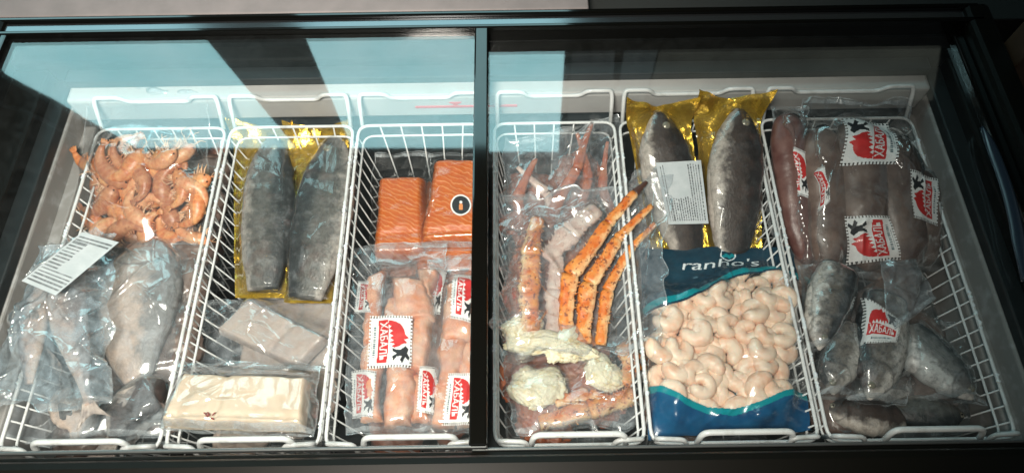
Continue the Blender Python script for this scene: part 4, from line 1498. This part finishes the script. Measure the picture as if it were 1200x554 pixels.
# ------------------------------------------------------------------ basket 5
p = gold_pack('gold backed trout pack with a white paper label in the blue bag basket', [(732, 128), (804, 128), (832, 300), (766, 300)], (.022, -.085),
              [(772, 132, .022), (778, 180, .026), (792, 235, .026), (806, 298, .02)], .100, 1, .040, 121, 'fish_brown')
p.decal('label', np.rot90(label_raster(150, 108, (.42, .97, .3, .8), 9), -1), [(768, 191), (821, 188), (830, 262), (783, 263)], [M['paper'], M['ink']], off=.002, rigid=1.0)
gold_pack('gold backed trout pack with its pale belly showing, right of the labelled one', [(812, 120), (890, 120), (892, 300), (832, 300)], (.026, -.080),
          [(867, 128, .022), (864, 180, .026), (860, 240, .026), (858, 298, .02)], .102, 1, .044, 127, 'fish_brown')

p = Pack('blue_bag', 'navy printed bag of peeled shrimp with a clear window', 'bag', [(750, 292), (930, 289), (950, 504), (760, 514)], (-.052, -.022))
rnd = random.Random(5)
k = 0
rows = 8
for layer in (0, 1):
    for j in range(rows):
        for i in range(7):
            if layer == 1 and (rnd.random() < .25 or j in (0, rows - 1) and rnd.random() < .5): continue
            S0 = .11 + .74 * (i + (.5 if (j + layer) % 2 else 0)) / 6.5 + rnd.uniform(-.03, .03)
            T0 = .10 + .66 * j / (rows - 1) + rnd.uniform(-.025, .025)
            if S0 > .875 or k >= 98: continue
            lim = .66 + (.14 if S0 > .5 else .16 * max(0, S0 - .2))
            if T0 > lim: continue
            c_ = p.base(S0, T0) + p.n * (.012 + .016 * layer)
            peeled(p, c_, rnd.uniform(0, 6.28), rnd.uniform(.0120, .0160), rnd.uniform(-.3, .3), rnd.uniform(-.35, .35), rnd.uniform(5.6, 6.4), 500 + k)
            k += 1
p.film('film_tight', cell=.00125, iters=420, press=.000006, wr=.0022, wfreq=20, ang=.3, seed=131, ragged=.004, edge_wave=.004, seal=False)
# the print: assign the film's faces to clear window, navy, cyan, blue, white ink
ns, nt = p.ns, p.nt
S, T = np.meshgrid((np.arange(ns - 1) + .5) / (ns - 1), (np.arange(nt - 1) + .5) / (nt - 1))
topb = np.interp(S, [0, .12, .25, .38, .48, .58, .70, .85, 1], [.615, .620, .645, .70, .745, .79, .815, .822, .80])
botb = np.interp(S, [0, .08, .2, .35, .5, .65, .8, .92, 1], [.235, .205, .145, .105, .09, .11, .155, .175, .17])
mi = np.zeros(S.shape, int)
mi[T > topb - .012] = 1
mi[(T > topb) & (T < topb + .034)] = 2
mi[T > topb + .034] = 1
mi[T < botb] = 3
mi[(T < botb) & (T > botb - .028)] = 2
q = [p.inv(*c_) for c_ in ((795, 303), (903, 313))]
x0, x1 = .265, .83
V, Tt = text_tris("ranho's", .18)
V2 = np.stack([x0 + V[:, 0] * (x1 - x0) * .88, .868 + V[:, 1] * .062], 1)
mt = fill_tris(S, T, V2, Tt)
mi[mt] = 4
mi[np.hypot((S - .845) * p.W, (T - .872) * p.L) < .0024] = 4
sh = [(.520, .985), (.620, .985), (.622, .945), (.605, .925), (.570, .912), (.538, .925), (.518, .945)]
inn = [(.528, .979), (.612, .979), (.614, .946), (.600, .930), (.570, .919), (.543, .930), (.526, .946)]
mi[fill_poly(S, T, sh)] = 4
si = fill_poly(S, T, inn)
mi[si] = 1
wv = .948 + .006 * np.sin(S * 150)
mi[si & (T < wv + .010) & (T > wv - .012)] = 2
f = p.filmobj.data
for mm in ('navy', 'cyan', 'blue', 'print_white'):
    f.materials.append(M[mm])
f.polygons.foreach_set('material_index', mi.ravel().astype(np.int32))
f.update()

# ------------------------------------------------------------------ basket 6
def tubes(p, lst, mat):
    for k, (pts, w, th) in enumerate(lst):
        trim = [p.pt(x, y, h) for x, y, h in pts]
        path = smooth_path(trim, 12); K = len(path)
        t = np.linspace(0, 1, K)
        a = np.interp(t, [0, .03, .1, .25, .6, .85, .96, 1], [.15, .5, .82, 1, .96, .86, .5, .12]) * w / 2
        V, F, uv, _ = loft(path, p.n, a, a * th / w, 20, 1, (.10, 3, 40 + k))
        p.add('squid', V, F, M[mat], uv)


p = Pack('squid_bag', 'narrow clear bag of red brown squid at the left side of rightmost basket', 'bag', [(902, 126), (946, 124), (962, 318), (930, 318)], (.012, -.075), 'stamp stickered bags of squid')
tubes(p, [([(922, 132, .022), (928, 200, .024), (946, 312, .02)], .068, .046)], 'squid_red')
p.film('film_b', wr=.005, wfreq=20, ang=1.3, creases=100, seed=141, press=.00002)
p.decal('sticker', STAMP, [(946, 180), (946, 232), (912, 236), (907, 182)], STK)

p = Pack('squid_bag', 'wide clear bag of brown squid with several stamp stickers in rightmost basket', 'bag', [(938, 116), (1066, 120), (1104, 322), (944, 330)], (.020, -.070), 'stamp stickered bags of squid')
tubes(p, [([(962, 150, .026), (966, 220, .028), (972, 318, .022)], .082, .056),
          ([(1000, 142, .028), (1010, 220, .032), (1018, 318, .026)], .098, .062),
          ([(1042, 160, .026), (1052, 230, .03), (1064, 316, .024)], .094, .058),
          ([(1082, 200, .02), (1086, 250, .022), (1088, 310, .018)], .05, .042)], 'squid')
p.film('film_b', wr=.007, wfreq=18, ang=1.2, creases=110, seed=147, press=.00001, ragged=.012, edge_wave=.006)
p.decal('sticker', STAMP, [(983, 195), (983, 140), (1040, 146), (1047, 194)], STK)
p.decal('sticker', STAMP, [(990, 312), (988, 254), (1040, 254), (1054, 304)], STK)
p.decal('sticker', STAMP, [(966, 196), (970, 236), (952, 252), (944, 204)], STK, label='crumpled stamp sticker at the bag fold')
p.decal('sticker', STAMP, [(1068, 256), (1063, 200), (1094, 212), (1096, 264)], STK, label='dim stamp sticker at the right edge')


def loose_fish(label, corners, z, pts, wid, th, side, mat, seed, film='film_dim', cut=1.0, eye=True, st=None):
    p = Pack('frozen_fish', label, 'fish', corners, z, 'frosted whole fish at the front of the rightmost basket')
    fish(p, pts, wid, th, side, mat, False, eye, cut=cut, pect=False, prof=FP_P, gill=.10)
    if film:
        p.film(film, wr=.004, wfreq=22, ang=.9, seed=seed, press=.00002, ragged=.008, edge_wave=.006)
    if st:
        p.decal('sticker', STAMP, st, STK)
    return p


loose_fish('dark frosted fish lying deepest along the basket front', [(958, 452), (1060, 452), (1060, 506), (966, 508)], (-.078, -.066),
           [(966, 478, .02), (1010, 486, .022), (1056, 492, .018)], .065, .04, 1, 'fish_brown', 151, None, .8)
loose_fish('dark fish lying deepest at the front right corner', [(1040, 462), (1150, 462), (1150, 506), (1040, 506)], (-.078, -.066),
           [(1130, 486, .02), (1090, 484, .022), (1046, 480, .018)], .06, .04, 1, 'fish_trout', 153, None, .8)
loose_fish('pale bellied fish peeking out under the stickered fish', [(990, 430), (1078, 428), (1078, 474), (990, 474)], (-.085, -.070),
           [(1072, 448, .02), (1040, 452, .022), (998, 458, .018)], .055, .038, -1, 'fish_pale', 155, 'film_dim', .8)
loose_fish('silver grey fish pointing down at the right of the fish pile', [(1046, 372), (1120, 380), (1156, 476), (1066, 474)], (-.070, -.045),
           [(1140, 468, .022), (1112, 440, .026), (1080, 412, .026), (1060, 388, .022)], .088, .048, -1, 'fish_pale', 157, 'film_dim', .72)
loose_fish('plump mottled fish head between the sharp nosed and the stickered fish', [(950, 386), (1012, 384), (1010, 470), (948, 470)], (-.065, -.045),
           [(976, 462, .022), (978, 440, .026), (984, 410, .026), (990, 384, .022)], .078, .05, 1, 'fish_head', 159, 'film_dim', .62)
loose_fish('dark frosted fish with a stamp sticker across its back', [(996, 342), (1064, 346), (1062, 476), (994, 474)], (-.060, -.040),
           [(1018, 468, .024), (1026, 440, .028), (1032, 400, .028), (1036, 350, .022)], .086, .05, 1, 'fish_head', 161, 'film_dim', .72,
           st=[(1008, 352), (1056, 378), (1050, 402), (1003, 412)])
loose_fish('sharp nosed frosted fish head pointing at the blue bag side', [(936, 312), (1004, 312), (990, 414), (936, 414)], (-.050, -.034),
           [(960, 410, .022), (962, 385, .026), (970, 350, .026), (982, 318, .022)], .072, .048, -1, 'fish_head', 163, 'film_dim', .62)
p = Pack('plastic_sleeve', 'empty rounded clear plastic sleeve lying over the stickered fish', 'sleeve', [(1030, 308), (1072, 306), (1096, 352), (1040, 392)], (-.010, .000))
p.film('film', wr=.003, wfreq=20, ang=.8, seed=171, lowfreq=.02, ragged=.006, edge_wave=.008)

# ------------------------------------------------------------------ light
w = bpy.data.worlds.new('World'); SC.world = w; w.use_nodes = True
bg = w.node_tree.nodes['Background']
bg.inputs[0].default_value = (.55, .68, .72, 1); bg.inputs[1].default_value = .18


def area(name, loc, target, size, power, col, sy=None):
    l = bpy.data.lights.new(name, 'AREA')
    l.shape = 'RECTANGLE' if sy else 'SQUARE'
    l.size = size
    if sy: l.size_y = sy
    l.energy = power; l.color = col
    o = bpy.data.objects.new(name, l); COL.objects.link(o)
    o.location = loc
    o.rotation_euler = (Vector(target) - Vector(loc)).to_track_quat('-Z', 'Y').to_euler()
    return o


sp_ = bpy.data.lights.new('overhead_lamp', 'SPOT')
sp_.energy = 280; sp_.color = (1.0, .92, .81); sp_.shadow_soft_size = .24; sp_.spot_size = math.radians(88); sp_.spot_blend = .85
so = bpy.data.objects.new('overhead_lamp', sp_); COL.objects.link(so)
so.location = (-.30, -.12, 1.5)
so.rotation_euler = (Vector((-.47, .36, 0)) - so.location).to_track_quat('-Z', 'Y').to_euler()
if 0: area('overhead_daylight', (-.78, -.10, 1.42), (-.35, .35, 0),   .55, 58, (1.0, .92, .81))

# ------------------------------------------------------------------ camera, view
cd = bpy.data.cameras.new('camera'); co = bpy.data.objects.new('camera', cd); COL.objects.link(co)
cd.sensor_width = 36; cd.sensor_fit = 'HORIZONTAL'; cd.lens = 36 * FPX / 1200
cd.clip_start = .01; cd.clip_end = 200
co.location = CAMP
co.rotation_euler = (Matrix.Rotation(PI / 2 - TH, 3, 'X') @ Matrix.Rotation(-ROLL, 3, 'Z')).to_euler()
SC.camera = co
SC.view_settings.view_transform = 'Standard'
SC.view_settings.look = 'None'
SC.view_settings.exposure = 0
SC.view_settings.gamma = 1
SC.render.engine = 'CYCLES'
SC.cycles.transparent_max_bounces = 40
SC.cycles.max_bounces = 10
SC.cycles.diffuse_bounces = 4
SC.cycles.glossy_bounces = 5
SC.cycles.caustics_reflective = False
SC.cycles.caustics_refractive = False
SC.cycles.sample_clamp_indirect = 8
SC.cycles.use_denoising = True
